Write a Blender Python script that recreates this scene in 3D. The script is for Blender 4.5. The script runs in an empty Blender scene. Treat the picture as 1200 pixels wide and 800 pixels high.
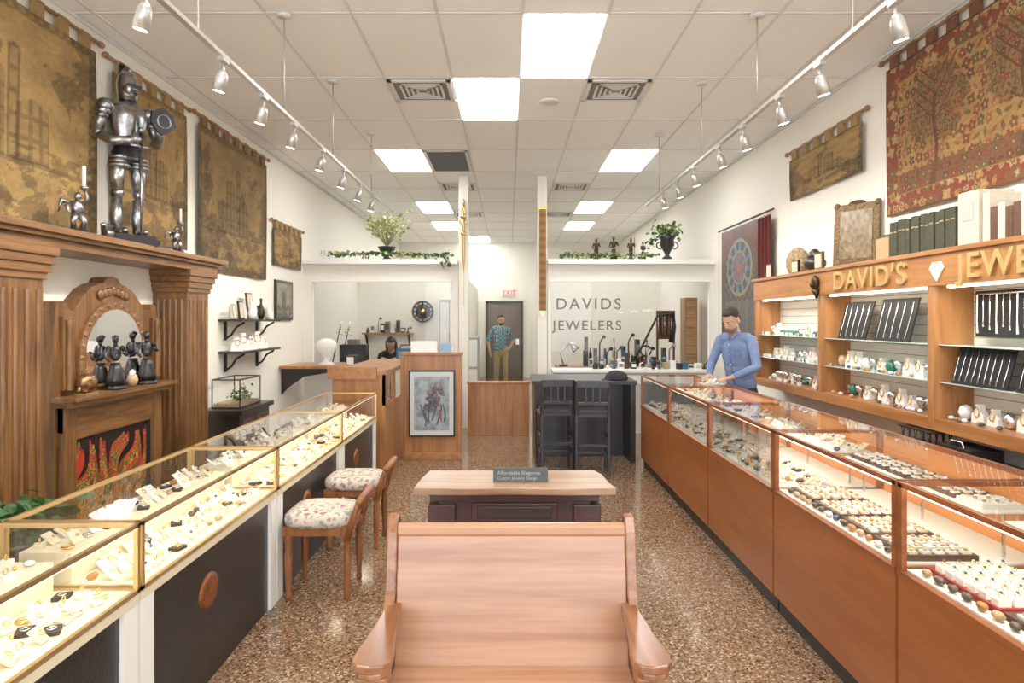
import bpy, bmesh, math, random
import numpy as np
from mathutils import Vector, Matrix, noise, Euler
R=random.Random(7)
S=bpy.context.scene
PI=math.pi
# ------------------------------------------------------------ materials
MC={}
def newmat(name):
    m=bpy.data.materials.new(name); m.use_nodes=True
    nt=m.node_tree; p=nt.nodes['Principled BSDF']
    return m,nt,p
def mat(name,col,rough=.5,metal=0,emit=0,var=0,vscale=8,bump=0,bscale=60,spec=None,ecol=None):
    if name in MC: return MC[name]
    m,nt,p=newmat(name)
    p.inputs['Base Color'].default_value=(*col,1)
    p.inputs['Roughness'].default_value=rough
    p.inputs['Metallic'].default_value=metal
    if spec is not None: p.inputs['Specular IOR Level'].default_value=spec
    if emit:
        p.inputs['Emission Color'].default_value=(*(ecol or col),1); p.inputs['Emission Strength'].default_value=emit
    tc=nt.nodes.new('ShaderNodeTexCoord')
    if var:
        n=nt.nodes.new('ShaderNodeTexNoise'); n.inputs['Scale'].default_value=vscale; n.inputs['Detail'].default_value=4
        nt.links.new(tc.outputs['Object'],n.inputs['Vector'])
        r=nt.nodes.new('ShaderNodeValToRGB')
        r.color_ramp.elements[0].position=.3; r.color_ramp.elements[1].position=.7
        r.color_ramp.elements[0].color=(*[c*(1-var) for c in col],1)
        r.color_ramp.elements[1].color=(*[min(1,c*(1+var)) for c in col],1)
        nt.links.new(n.outputs['Fac'],r.inputs['Fac']); nt.links.new(r.outputs['Color'],p.inputs['Base Color'])
    if bump:
        n=nt.nodes.new('ShaderNodeTexNoise'); n.inputs['Scale'].default_value=bscale; n.inputs['Detail'].default_value=3
        nt.links.new(tc.outputs['Object'],n.inputs['Vector'])
        b=nt.nodes.new('ShaderNodeBump'); b.inputs['Strength'].default_value=bump; b.inputs['Distance'].default_value=.01
        nt.links.new(n.outputs['Fac'],b.inputs['Height']); nt.links.new(b.outputs['Normal'],p.inputs['Normal'])
    MC[name]=m; return m
def wood(name,c1,c2,axis='x',sc=14,rough=.35,stretch=.08,dist=1.2):
    m,nt,p=newmat(name)
    tc=nt.nodes.new('ShaderNodeTexCoord'); mp=nt.nodes.new('ShaderNodeMapping')
    s=[1,1,1]; s['xyz'.index(axis)]=stretch
    mp.inputs['Scale'].default_value=s
    nt.links.new(tc.outputs['Object'],mp.inputs['Vector'])
    n=nt.nodes.new('ShaderNodeTexNoise'); n.inputs['Scale'].default_value=sc; n.inputs['Detail'].default_value=6; n.inputs['Distortion'].default_value=dist
    n2=nt.nodes.new('ShaderNodeTexNoise'); n2.inputs['Scale'].default_value=sc*7; n2.inputs['Detail'].default_value=2
    nt.links.new(mp.outputs[0],n.inputs['Vector']); nt.links.new(mp.outputs[0],n2.inputs['Vector'])
    mx=nt.nodes.new('ShaderNodeMath'); mx.operation='MULTIPLY_ADD'; mx.inputs[1].default_value=.35
    nt.links.new(n2.outputs['Fac'],mx.inputs[0]); nt.links.new(n.outputs['Fac'],mx.inputs[2])
    r=nt.nodes.new('ShaderNodeValToRGB'); r.color_ramp.elements[0].position=.5; r.color_ramp.elements[1].position=.82
    r.color_ramp.elements[0].color=(*c1,1); r.color_ramp.elements[1].color=(*c2,1)
    nt.links.new(mx.outputs[0],r.inputs['Fac']); nt.links.new(r.outputs['Color'],p.inputs['Base Color'])
    p.inputs['Roughness'].default_value=rough
    return m
def glassmat(name,tint=(1,1,1),k=1.0):
    m,nt,p=newmat(name); nt.nodes.remove(p)
    out=nt.nodes['Material Output']
    t=nt.nodes.new('ShaderNodeBsdfTransparent'); t.inputs[0].default_value=(*tint,1)
    g=nt.nodes.new('ShaderNodeBsdfGlossy'); g.inputs['Roughness'].default_value=.02
    f=nt.nodes.new('ShaderNodeFresnel'); f.inputs['IOR'].default_value=1.4
    mm=nt.nodes.new('ShaderNodeMath'); mm.operation='MULTIPLY'; mm.inputs[1].default_value=k
    nt.links.new(f.outputs[0],mm.inputs[0])
    mx=nt.nodes.new('ShaderNodeMixShader')
    nt.links.new(mm.outputs[0],mx.inputs[0]); nt.links.new(t.outputs[0],mx.inputs[1]); nt.links.new(g.outputs[0],mx.inputs[2])
    nt.links.new(mx.outputs[0],out.inputs[0]); return m
def paintmat(name,rough=.9,bump=.4,gloss=False):
    m,nt,p=newmat(name)
    a=nt.nodes.new('ShaderNodeAttribute'); a.attribute_name='Col'
    nt.links.new(a.outputs['Color'],p.inputs['Base Color'])
    p.inputs['Roughness'].default_value=rough
    if bump:
        tc=nt.nodes.new('ShaderNodeTexCoord')
        n=nt.nodes.new('ShaderNodeTexNoise'); n.inputs['Scale'].default_value=150
        nt.links.new(tc.outputs['Object'],n.inputs['Vector'])
        b=nt.nodes.new('ShaderNodeBump'); b.inputs['Strength'].default_value=bump; b.inputs['Distance'].default_value=.005
        nt.links.new(n.outputs['Fac'],b.inputs['Height']); nt.links.new(b.outputs['Normal'],p.inputs['Normal'])
    return m
OAK=wood('oak_vertical',(.095,.037,.011),(.22,.10,.033),'z',16)
OAKY=wood('oak_along',(.105,.041,.012),(.23,.105,.034),'y',16)
OAKX=wood('oak_cross',(.30,.14,.05),(.50,.27,.11),'x',16)
LOAK=wood('light_oak',(.27,.10,.026),(.42,.18,.058),'z',10)
LOAKY=wood('light_oak_along',(.27,.10,.026),(.42,.18,.058),'y',10)
PEW=wood('pew_oak',(.30,.125,.060),(.47,.245,.135),'x',8,.22,.06,.8)
PEWY=wood('pew_oak_arm',(.20,.072,.028),(.33,.14,.062),'y',12,.22,.05)
CHERRY=wood('cherry_panel',(.25,.066,.013),(.33,.10,.024),'y',5,.3,.12)
CHERRYB=wood('cherry_inner',(.62,.23,.07),(.74,.31,.11),'y',5,.4,.12)
CHERRYD=wood('cherry_trim',(.18,.045,.011),(.30,.085,.022),'y',9,.3)
MAHOG=wood('mahogany',(.04,.010,.008),(.085,.023,.016),'x',9,.3)
DARKW=wood('dark_wood',(.005,.0035,.003),(.013,.008,.007),'z',9,.3)
SLAB=wood('slab_wood',(.24,.12,.06),(.48,.30,.18),'x',7,.3)
CREAM=mat('cream_wall_paint',(.84,.81,.72),.7,bump=.05,bscale=90)
WHITE=mat('white_paint',(.87,.86,.82),.5)
PARTW=mat('partition_paint',(.80,.77,.68),.55)
TILE=mat('ceiling_tile',(.94,.93,.90),.9,var=.02,vscale=60,bump=.2,bscale=160)
TBAR=mat('ceiling_tbar',(.70,.69,.66),.5)
BLACK=mat('black_laminate',(.009,.009,.010),.35,var=.3,vscale=25,bump=.2,bscale=90)
BLK=mat('black_plastic',(.007,.007,.008),.4)
GOLDT=mat('gold_trim',(.68,.48,.23),.3,.85)
GOLD=mat('gold_metal',(.85,.54,.17),.25,1)
SILV=mat('silver_metal',(.75,.75,.76),.22,1)
STEEL=mat('armor_steel',(.30,.30,.31),.28,1,var=.35,vscale=30)
PEWTER=mat('pewter_dark',(.04,.038,.04),.35,.7,var=.4,vscale=40)
BRONZE=mat('bronze',(.05,.032,.02),.35,.8,var=.4,vscale=40)
FELT=mat('display_fabric',(.74,.66,.49),.9,var=.05,vscale=30)
WFELT=mat('white_fabric',(.82,.80,.75),.85)
TAG=mat('paper_tag',(.88,.86,.81),.7)
DPAD=mat('dark_pad_fabric',(.035,.028,.028),.8)
GLASS=glassmat('clear_glass',(.97,.985,.975),.8)
GLASST=glassmat('glass_top',(.98,.985,.975),.6)
GLASSW=glassmat('window_glass',(.97,.98,.975),1.0)
MIRROR=mat('mirror_glass',(.85,.86,.86),.03,1)
LEAF=mat('leaf_green',(.025,.09,.015),.5,var=.4,vscale=30)
LEAF2=mat('leaf_yellowgreen',(.30,.34,.10),.6,var=.3,vscale=30)
PANEL=mat('ceiling_light_diffuser',(1,1,1),.5,emit=17,ecol=(1,.985,.95))
LED=mat('led_strip',(1,1,1),.5,emit=8,ecol=(1,.88,.68))
BULB=mat('lamp_bulb',(1,1,1),.5,emit=30,ecol=(1,.93,.8))
TAPEST=paintmat('woven_tapestry'); PAINT=paintmat('painted_surface',.4,0)
RED=mat('red_velvet',(.24,.012,.012),.8)
GREENB=mat('green_book_cloth',(.035,.037,.017),.7,var=.3,vscale=30)
PAGE=mat('cream_book',(.56,.50,.38),.7,var=.1,vscale=20)
BRN=mat('brown_leather',(.08,.03,.012),.5,var=.3,vscale=20)
# ------------------------------------------------------------ builder
class B:
    def __init__(s,name):
        s.n=name; s.v=[]; s.f=[]; s.fm=[]; s.fs=[]; s.m=[]; s.M=Matrix.Identity(4); s.col={}
    def mi(s,m):
        if m not in s.m: s.m.append(m)
        return s.m.index(m)
    def add(s,vs,fs,m,smooth=False,cols=None):
        o=len(s.v); i=s.mi(m)
        for k,v in enumerate(vs):
            s.v.append(s.M@Vector(v))
            if cols: s.col[o+k]=cols[k]
        for f in fs: s.f.append([o+a for a in f]); s.fm.append(i); s.fs.append(smooth)
    def box(s,x0,x1,y0,y1,z0,z1,m):
        vs=[(x,y,z) for z in(z0,z1) for y in(y0,y1) for x in(x0,x1)]
        s.add(vs,[(0,2,3,1),(4,5,7,6),(0,1,5,4),(2,6,7,3),(0,4,6,2),(1,3,7,5)],m)
    def quad(s,a,b,c,d,m): s.add([a,b,c,d],[(0,1,2,3)],m)
    def prism(s,pts,axis,a,b,m):
        n=len(pts)
        def P(p,t):
            return {'x':(t,p[0],p[1]),'y':(p[0],t,p[1]),'z':(p[0],p[1],t)}[axis]
        vs=[P(p,a) for p in pts]+[P(p,b) for p in pts]
        fs=[list(range(n)),list(range(2*n-1,n-1,-1))]+[(i,(i+1)%n,n+(i+1)%n,n+i) for i in range(n)]
        s.add(vs,fs,m)
    def tube(s,pts,rad,m,seg=8,round_=False):
        pts=[Vector(p) for p in pts]
        if not isinstance(rad,(list,tuple)): rad=[rad]*len(pts)
        vs=[];fs=[]; n=len(pts); u=None
        for i,p in enumerate(pts):
            d=(pts[min(i+1,n-1)]-pts[max(i-1,0)]).normalized()
            if u is None:
                u=d.orthogonal().normalized()
            else:
                u=(u-d*u.dot(d)); u=u.normalized() if u.length>1e-6 else d.orthogonal().normalized()
            w=d.cross(u)
            for k in range(seg):
                a=2*PI*k/seg; vs.append(p+(u*math.cos(a)+w*math.sin(a))*rad[i])
        for i in range(n-1):
            for k in range(seg):
                fs.append((i*seg+k,i*seg+(k+1)%seg,(i+1)*seg+(k+1)%seg,(i+1)*seg+k))
        fs.append(list(range(seg))[::-1]); fs.append([(n-1)*seg+k for k in range(seg)])
        s.add(vs,fs,m,True)
        if round_:
            s.ell(pts[0],(rad[0],)*3,m,seg=seg); s.ell(pts[-1],(rad[-1],)*3,m,seg=seg)
    def cyl(s,p0,p1,r,m,seg=16,r1=None):
        s.tube([p0,p1],[r,r if r1 is None else r1],m,seg)
    def lathe(s,c,prof,m,seg=16,sx=1,sy=1):
        vs=[];fs=[];n=len(prof)
        for r,z in prof:
            for k in range(seg):
                a=2*PI*k/seg; vs.append((c[0]+r*sx*math.cos(a),c[1]+r*sy*math.sin(a),c[2]+z))
        for i in range(n-1):
            for k in range(seg): fs.append((i*seg+k,i*seg+(k+1)%seg,(i+1)*seg+(k+1)%seg,(i+1)*seg+k))
        fs.append(list(range(seg))[::-1]); fs.append([(n-1)*seg+k for k in range(seg)])
        s.add(vs,fs,m,True)
    def ell(s,c,r,m,rot=None,seg=12,rings=None):
        rings=rings or max(4,seg//2); c=Vector(c); vs=[];fs=[]
        for i in range(1,rings):
            t=PI*i/rings
            for k in range(seg):
                a=2*PI*k/seg; q=Vector((r[0]*math.sin(t)*math.cos(a),r[1]*math.sin(t)*math.sin(a),r[2]*math.cos(t)))
                if rot: q=rot@q
                vs.append(c+q)
        for z in(1,-1):
            q=Vector((0,0,r[2]*z)); q=rot@q if rot else q; vs.append(c+q)
        t=len(vs)-2
        for i in range(rings-2):
            for k in range(seg): fs.append((i*seg+k,(i+1)*seg+k,(i+1)*seg+(k+1)%seg,i*seg+(k+1)%seg))
        for k in range(seg):
            fs.append((t,k,(k+1)%seg)); o=(rings-2)*seg; fs.append((t+1,o+(k+1)%seg,o+k))
        s.add(vs,fs,m,True)
    def ring(s,c,R0,r,m,axis='z',seg=12,sub=5,rx=1,ry=1):
        vs=[];fs=[]
        for i in range(seg):
            a=2*PI*i/seg
            for k in range(sub):
                b=2*PI*k/sub; rr=R0+r*math.cos(b); h=r*math.sin(b)
                x,y=rr*math.cos(a)*rx,rr*math.sin(a)*ry
                q={'z':(x,y,h),'x':(h,x,y),'y':(x,h,y)}[axis]
                vs.append((c[0]+q[0],c[1]+q[1],c[2]+q[2]))
        for i in range(seg):
            for k in range(sub):
                j=(i+1)%seg; fs.append((i*sub+k,j*sub+k,j*sub+(k+1)%sub,i*sub+(k+1)%sub))
        s.add(vs,fs,m,True)
    def grid(s,o,U,V,nu,nv,func,m,disp=None,dn=None):
        o=Vector(o);U=Vector(U);V=Vector(V); vs=[];cs=[];fs=[]
        for j in range(nv+1):
            for i in range(nu+1):
                u=i/nu;v=j/nv; p=o+U*u+V*v
                if disp: p=p+dn*disp(u,v)
                vs.append(p); c=func(u,v); cs.append((max(0,c[0]),max(0,c[1]),max(0,c[2]),1))
        for j in range(nv):
            for i in range(nu):
                a=j*(nu+1)+i; fs.append((a,a+1,a+nu+2,a+nu+1))
        s.add(vs,fs,m,True,cs)
    def at(s,loc,rz=0,rx=0,ry=0,sc=1):
        s.M=Matrix.Translation(loc)@Euler((rx,ry,rz)).to_matrix().to_4x4()@Matrix.Scale(sc,4); return s
    def rs(s): s.M=Matrix.Identity(4); return s
    def done(s,bevel=0,subs=0):
        me=bpy.data.meshes.new(s.n); me.from_pydata([tuple(v) for v in s.v],[],s.f)
        for m in s.m: me.materials.append(m)
        me.polygons.foreach_set('material_index',s.fm); me.polygons.foreach_set('use_smooth',s.fs)
        if s.col:
            at=me.attributes.new('Col','FLOAT_COLOR','POINT')
            for k,c in s.col.items(): at.data[k].color=c
        bm=bmesh.new(); bm.from_mesh(me); bmesh.ops.recalc_face_normals(bm,faces=bm.faces); bm.to_mesh(me); bm.free()
        ob=bpy.data.objects.new(s.n,me); S.collection.objects.link(ob)
        if bevel:
            md=ob.modifiers.new('bev','BEVEL'); md.width=bevel; md.segments=2; md.limit_method='ANGLE'; md.angle_limit=math.radians(50)
        return ob
def bx(name,*a):
    b=B(name); b.box(*a); return b.done()
def area(name,loc,size,power,rot=(0,0,0),col=(1,1,1),sy=None):
    l=bpy.data.lights.new(name,'AREA'); l.size=size; l.energy=power; l.color=col
    if sy: l.shape='RECTANGLE'; l.size_y=sy
    o=bpy.data.objects.new(name,l); o.location=loc; o.rotation_euler=rot; S.collection.objects.link(o); return o
# ------------------------------------------------------------ camera
cd=bpy.data.cameras.new('camera'); cam=bpy.data.objects.new('camera',cd); S.collection.objects.link(cam)
cam.location=(0,0,1.6); cam.rotation_euler=(PI/2,0,0); cd.sensor_width=36; cd.lens=787/1200*36
cd.shift_x=4/1200; cd.shift_y=-25/1200; cd.clip_start=.05; S.camera=cam
# ------------------------------------------------------------ shell
XW=3.05; CZ=3.75; YF=-3.0; YB=18.7
m,nt,p=newmat('terrazzo_floor')
tc=nt.nodes.new('ShaderNodeTexCoord')
vo=nt.nodes.new('ShaderNodeTexVoronoi'); vo.inputs['Scale'].default_value=105
nt.links.new(tc.outputs['Object'],vo.inputs['Vector'])
r=nt.nodes.new('ShaderNodeValToRGB'); r.color_ramp.interpolation='CONSTANT'
els=[(0,(.055,.026,.013)),(.13,(.14,.072,.036)),(.34,(.22,.125,.066)),(.6,(.27,.165,.09)),(.78,(.16,.085,.045)),(.9,(.44,.32,.21))]
while len(r.color_ramp.elements)<len(els): r.color_ramp.elements.new(.5)
for e,(q,c) in zip(r.color_ramp.elements,els): e.position=q; e.color=(*c,1)
sp=nt.nodes.new('ShaderNodeSeparateColor'); nt.links.new(vo.outputs['Color'],sp.inputs[0])
nt.links.new(sp.outputs[0],r.inputs['Fac']); nt.links.new(r.outputs['Color'],p.inputs['Base Color'])
p.inputs['Roughness'].default_value=.13
FLOOR=m
bx('floor',-XW-.1,XW+.1,YF-.1,YB+.1,-.1,0,FLOOR)
bx('ceiling',-XW-.1,XW+.1,YF-.1,YB+.1,CZ,CZ+.1,TILE)
bx('wall_left',-XW-.12,-XW,YF,YB,0,CZ,CREAM)
bx('wall_right',XW,XW+.12,YF,YB,0,CZ,CREAM)
bx('wall_back',-XW,XW,YB,YB+.12,0,CZ,CREAM)
W0=-2.9;W1=2.9
bx('wall_front',-XW,W0,YF-.12,YF,0,CZ,CREAM); bx('wall_front',W1,XW,YF-.12,YF,0,CZ,CREAM); bx('wall_front',W0,W1,YF-.12,YF,3.1,CZ,CREAM); bx('wall_front',W0,W1,YF-.12,YF,0,.35,CREAM)
b=B('window_1')
for x in(-2.9,-1.47,-.03,1.41,2.86): b.box(x,x+.04,YF-.09,YF-.03,.35,3.1,BLK)
b.box(W0,W1,YF-.09,YF-.03,.35,.4,BLK); b.box(W0,W1,YF-.09,YF-.03,3.05,3.1,BLK); b.done()
b=B('ceiling_grid')
XL=[.1+.6*k for k in range(-5,5)]; YL=[4.70+1.25*k for k in range(-6,12)]
for x in XL: b.box(x-.011,x+.011,YF,YB,CZ-.006,CZ-.0005,TBAR)
for y in YL: b.box(-XW,XW,y-.011,y+.011,CZ-.0065,CZ-.0007,TBAR)
b.done()
b=B('trim_ceiling'); b.box(-XW,-XW+.02,YF,YB,CZ-.03,CZ-.007,TBAR); b.box(XW-.02,XW,YF,YB,CZ-.03,CZ-.007,TBAR); b.done()
def panel(x,y):
    b=B('ceiling_light_panel'); b.box(x+.014,x+.586,y+.014,y+1.236,CZ-.012,CZ-.007,PANEL); b.done()
for x,y in[(.1,4.70),(-.5,5.95),(-1.7,8.45),(1.3,8.45),(-1.7,12.2),(1.3,12.2),(-1.7,14.7),(1.3,14.7),(-1.1,17.2),(-1.7,2.2),(1.3,2.2),(-.5,-.3),(.7,-1.55)]: panel(x,y)  # panels nearest the camera, at the list's end, are unseen, added for lighting
def vent(x,y,L,dark=False):
    b=B('ceiling_vent'); c=mat('vent_dark',(.16,.155,.15),.6); w=mat('vent_white',(.72,.7,.66),.4)
    z=CZ-.02
    b.box(x+.02,x+.58,y+.02,y+L-.02,CZ-.01,CZ-.007,mat('vent_dark_return',(.05,.05,.05),.6) if dark else c)
    for a in(0,1): b.box(x+.01+a*.53,x+.05+a*.53,y+.01,y+L-.01,z,CZ-.007,w); b.box(x+.01,x+.59,y+.01+a*(L-.06),y+.05+a*(L-.06),z,CZ-.007,w)
    if dark:
        for i in range(int(L/.04)-1): b.box(x+.05,x+.55,y+.04+i*.04,y+.052+i*.04,z,CZ-.01,mat('vent_gray',(.13,.13,.13),.5))
    else:
        for i in range(1,5):
            k=i*.045+.03
            b.box(x+.03+k,x+.57-k,y+.03+k,y+.05+k,z,CZ-.01,w); b.box(x+.03+k,x+.57-k,y+L-.05-k,y+L-.03-k,z,CZ-.01,w)
            b.box(x+.03+k,x+.05+k,y+.03+k,y+L-.03-k,z,CZ-.01,w); b.box(x+.55-k,x+.57-k,y+.03+k,y+L-.03-k,z,CZ-.01,w)
    b.done()
vent(-1.1,5.98,.6);vent(.7,5.98,.6);vent(-1.1,8.47,1.2,True);vent(-1.1,10.5,.6);vent(.7,10.5,.6);vent(-1.1,13.3,.6);vent(.7,13.3,.6)
b=B('ceiling_speaker'); b.cyl((.4,6.6,CZ-.014),(.4,6.6,CZ-.0005),.1,TBAR,20); b.ring((.4,6.6,CZ-.012),.1,.008,WHITE,seg=20); b.done()
for nm,x0,x1 in(('baseboard_left',-XW,-XW+.015),('baseboard_right',XW-.015,XW)):
    b=B(nm); b.box(x0,x1,YF,YB,0,.1,BLK); b.done()
# partition
PY=10.0
for nm,x0,x1,a,c in(('wall_partition_left',-XW,-.75,-2.93,-.85),('wall_partition_right',.58,XW,.62,3.0)):
    bx(nm,x0,x1,PY,PY+.14,0,.86,PARTW); bx(nm,x0,x1,PY,PY+.14,2.2,2.43,PARTW)
    bx(nm,x0,a,PY,PY+.14,.86,2.2,PARTW); bx(nm,c,x1,PY,PY+.14,.86,2.2,PARTW)
bx('column',-.74,-.60,PY-.05,PY+.19,0,CZ-.007,PARTW); bx('column',.43,.57,PY-.05,PY+.19,0,CZ-.007,PARTW)
b=B('trim_1'); b.box(-XW,-.75,PY-.1,PY+.24,2.431,2.5,WHITE); b.done()
b=B('trim_2'); b.box(.58,XW,PY-.1,PY+.24,2.431,2.5,WHITE); b.done()
for nm,a,c in(('window_2',-2.93,-.85),('window_3',.62,3.0)):
    b=B(nm); b.quad((a,PY+.05,.89),(c,PY+.05,.89),(c,PY+.05,2.17),(a,PY+.05,2.17),GLASSW)
    for z in(.86,2.17): b.box(a,c,PY-.03,PY-.002,z,z+.03,WHITE); b.box(a,c,PY+.04,PY+.06,z,z+.03,WHITE)
    for x in(a,c-.02): b.box(x,x+.02,PY+.04,PY+.06,.89,2.17,WHITE)
    b.done()
bx('wall_workshop_left',-XW,-.88,13.5,13.6,0,2.45,CREAM); bx('wall_workshop_right',.72,XW,13.5,13.6,0,2.45,CREAM)
bx('wall_corridor_left',-.95,-.85,13.6,YB,0,2.45,CREAM); bx('wall_corridor_right',.62,.72,13.6,YB,0,2.45,CREAM)
GRAYD=mat('door_gray_brown',(.15,.125,.10),.6); DF=mat('door_frame_gray',(.07,.065,.055),.6)
b=B('door_1'); b.box(-.57,.33,YB-.03,YB-.002,0.0,2.07,GRAYD); b.box(-.64,-.57,YB-.05,YB-.002,0,2.14,DF); b.box(.33,.40,YB-.05,YB-.002,0,2.14,DF); b.box(-.64,.40,YB-.05,YB-.002,2.07,2.14,DF)
b.tube([(.25,YB-.07,1.0),(.12,YB-.07,1.0)],.012,SILV); b.box(.2,.29,YB-.05,YB-.03,.92,1.08,SILV); b.done()
b=B('exit_sign'); b.box(-.2,.12,YB-.05,YB-.002,2.28,2.46,WHITE)
def text(name,s,loc,rot,size,m,ext=.01,off=.0,sx=1,parent=None,space=1):
    c=bpy.data.curves.new(name,'FONT'); c.body=s; c.size=size; c.extrude=ext; c.offset=off; c.space_character=space
    o=bpy.data.objects.new(name,c); S.collection.objects.link(o)
    dg=bpy.context.evaluated_depsgraph_get(); me=bpy.data.meshes.new_from_object(o.evaluated_get(dg))
    bpy.data.objects.remove(o); me.materials.clear(); me.materials.append(m)
    o=bpy.data.objects.new(name,me); S.collection.objects.link(o); o.location=loc; o.rotation_euler=rot; o.scale=(sx,1,1)
    if parent: o.parent=parent
    return o
es=b.done(); text('exit_letters','EXIT',(-.17,YB-.055,2.3),(PI/2,0,0),.19,mat('exit_red',(.8,.02,.02),.5,emit=1),.003,parent=es)
LET=mat('letter_silver',(.17,.15,.13),.5,.1)
e=bpy.data.objects.new('window_sign_letters',None); S.collection.objects.link(e)
text('line_1','DAVIDS',(.70,PY+.035,1.765),(PI/2,0,0),.235,LET,.008,.001,1.0,e,1.28)
text('line_2','JEWELERS',(.66,PY+.035,1.455),(PI/2,0,0),.20,LET,.008,.001,1.02,e,1.2)
# ------------------------------------------------------------ track lights
TH=mat('track_head_silver',(.52,.50,.47),.3,.6)
def track(x,ys,rods,y1,side):
    b=B('track_light'); z=3.05
    b.box(x-.016,x+.016,1.2,y1,z-.011,z+.011,TH)
    for y in rods: b.cyl((x,y,z),(x,y,CZ-.008),.006,TH,6); b.cyl((x,y,CZ-.03),(x,y,CZ-.008),.05,TBAR,14)
    for y in ys:
        b.box(x-.016,x+.016,y-.04,y+.04,z-.03,z-.011,TH)
        b.cyl((x,y,z-.03),(x,y,z-.10),.008,TH,8)
        p0=Vector((x,y,z-.075)); d=Vector((side*.30,.12,-1)).normalized()
        b.tube([p0,p0+d*.02,p0+d*.04,p0+d*.115],[.015,.028,.033,.037],TH,14)
        b.cyl(p0+d*.1155,p0+d*.118,.029,BULB,14)
        l=bpy.data.lights.new('track_spot','SPOT'); l.energy=44; l.spot_size=1.6; l.spot_blend=.9; l.shadow_soft_size=.05; l.color=(1,.92,.80)
        o=bpy.data.objects.new('track_spot',l); o.location=p0+d*.13; o.rotation_euler=Vector((side*1.0,.1,-.75)).to_track_quat('-Z','Y').to_euler(); S.collection.objects.link(o)
    b.done()
track(-1.57,[2.1,2.91,3.70,4.31,4.92,5.67,6.40,7.1,7.77],[2.1,3.4,4.7,6.0,7.69],8.2,-1)
track(1.74,[2.2,3.02,3.76,4.31,4.98,5.54,6.31,6.92,7.57],[2.1,3.4,4.7,6.05,7.75],8.5,1)
# ------------------------------------------------------------ display contents
GEMS=[mat('gem_green',(.02,.13,.075),.15),mat('gem_purple',(.12,.05,.16),.15),mat('gem_amber',(.42,.18,.045),.15),mat('gem_white',(.8,.8,.82),.15),mat('gem_blue',(.045,.07,.20),.15),mat('stone_tan',(.46,.30,.17),.4,var=.4,vscale=60),mat('stone_dark',(.08,.055,.045),.35,var=.4,vscale=60)]
GEM2=[GEMS[3],GEMS[5],GEMS[2],GEMS[5],GEMS[6],GEMS[3],GEMS[6],GEMS[4]]
def trinkets(b,x0,x1,y0,y1,z,seed,style='left',sp=.062):
    r=random.Random(seed)
    nx=max(1,int((x1-x0)/sp)); ny=max(1,int((y1-y0)/sp))
    for i in range(nx):
        for j in range(ny):
            x=x0+(i+.5)*(x1-x0)/nx+r.uniform(-.012,.012); y=y0+(j+.5)*(y1-y0)/ny+r.uniform(-.012,.012)
            t=r.random()
            rot=r.uniform(-.5,.5)+(PI/2 if style=='left' else -PI/2)
            b.at((x,y,z),rot)
            if t<.46:
                w=r.uniform(.018,.028);h=r.uniform(.025,.042)
                b.prism([(-.012,0),(h*.9,.035),(h*.9-.004,.04),(-.016,.004)],'x',-w,w,r.choice([TAG,WFELT,TAG,FELT,FELT]))
                b.at((x,y,z+.028),rot,rx=.6)
                if r.random()<.7: b.ring((0,0,.002),.010,.0025,GOLD if r.random()<.7 else SILV,seg=8,sub=4)
                else: b.ell((0,0,.002),(.008,.008,.006),r.choice(GEM2),seg=6)
            elif t<.54: b.box(-.028,.028,-.024,.024,0,.012,DPAD); b.ring((0,0,.014),.012,.003,SILV if r.random()<.5 else GOLD,seg=8,sub=4)
            elif t<.66:
                b.box(-.018,.018,-.018,.018,0,.018,r.choice([TAG,FELT,WFELT])); b.ring((0,0,.028),.01,.0025,GOLD,axis='y',seg=8,sub=4)
            elif t<.76:
                b.ell((0,0,.012),(r.uniform(.012,.026),r.uniform(.012,.02),r.uniform(.008,.015)),r.choice(GEM2),seg=7)
            elif t<.88:
                b.ring((0,0,.006),.02,.0045,GOLD if r.random()<.7 else SILV,seg=10,sub=4)
            else:
                b.box(-.012,.012,-.018,.018,.0,.003,TAG); b.ell((.02,.02,.008),(.008,.008,.008),GOLD,seg=6)
    b.rs()
MD=mat('copper_medallion',(.28,.085,.025),.4,.6,var=.5,vscale=60,bump=.6,bscale=80)
LEDGE=mat('case_ledge',(.74,.64,.45),.4)
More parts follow.
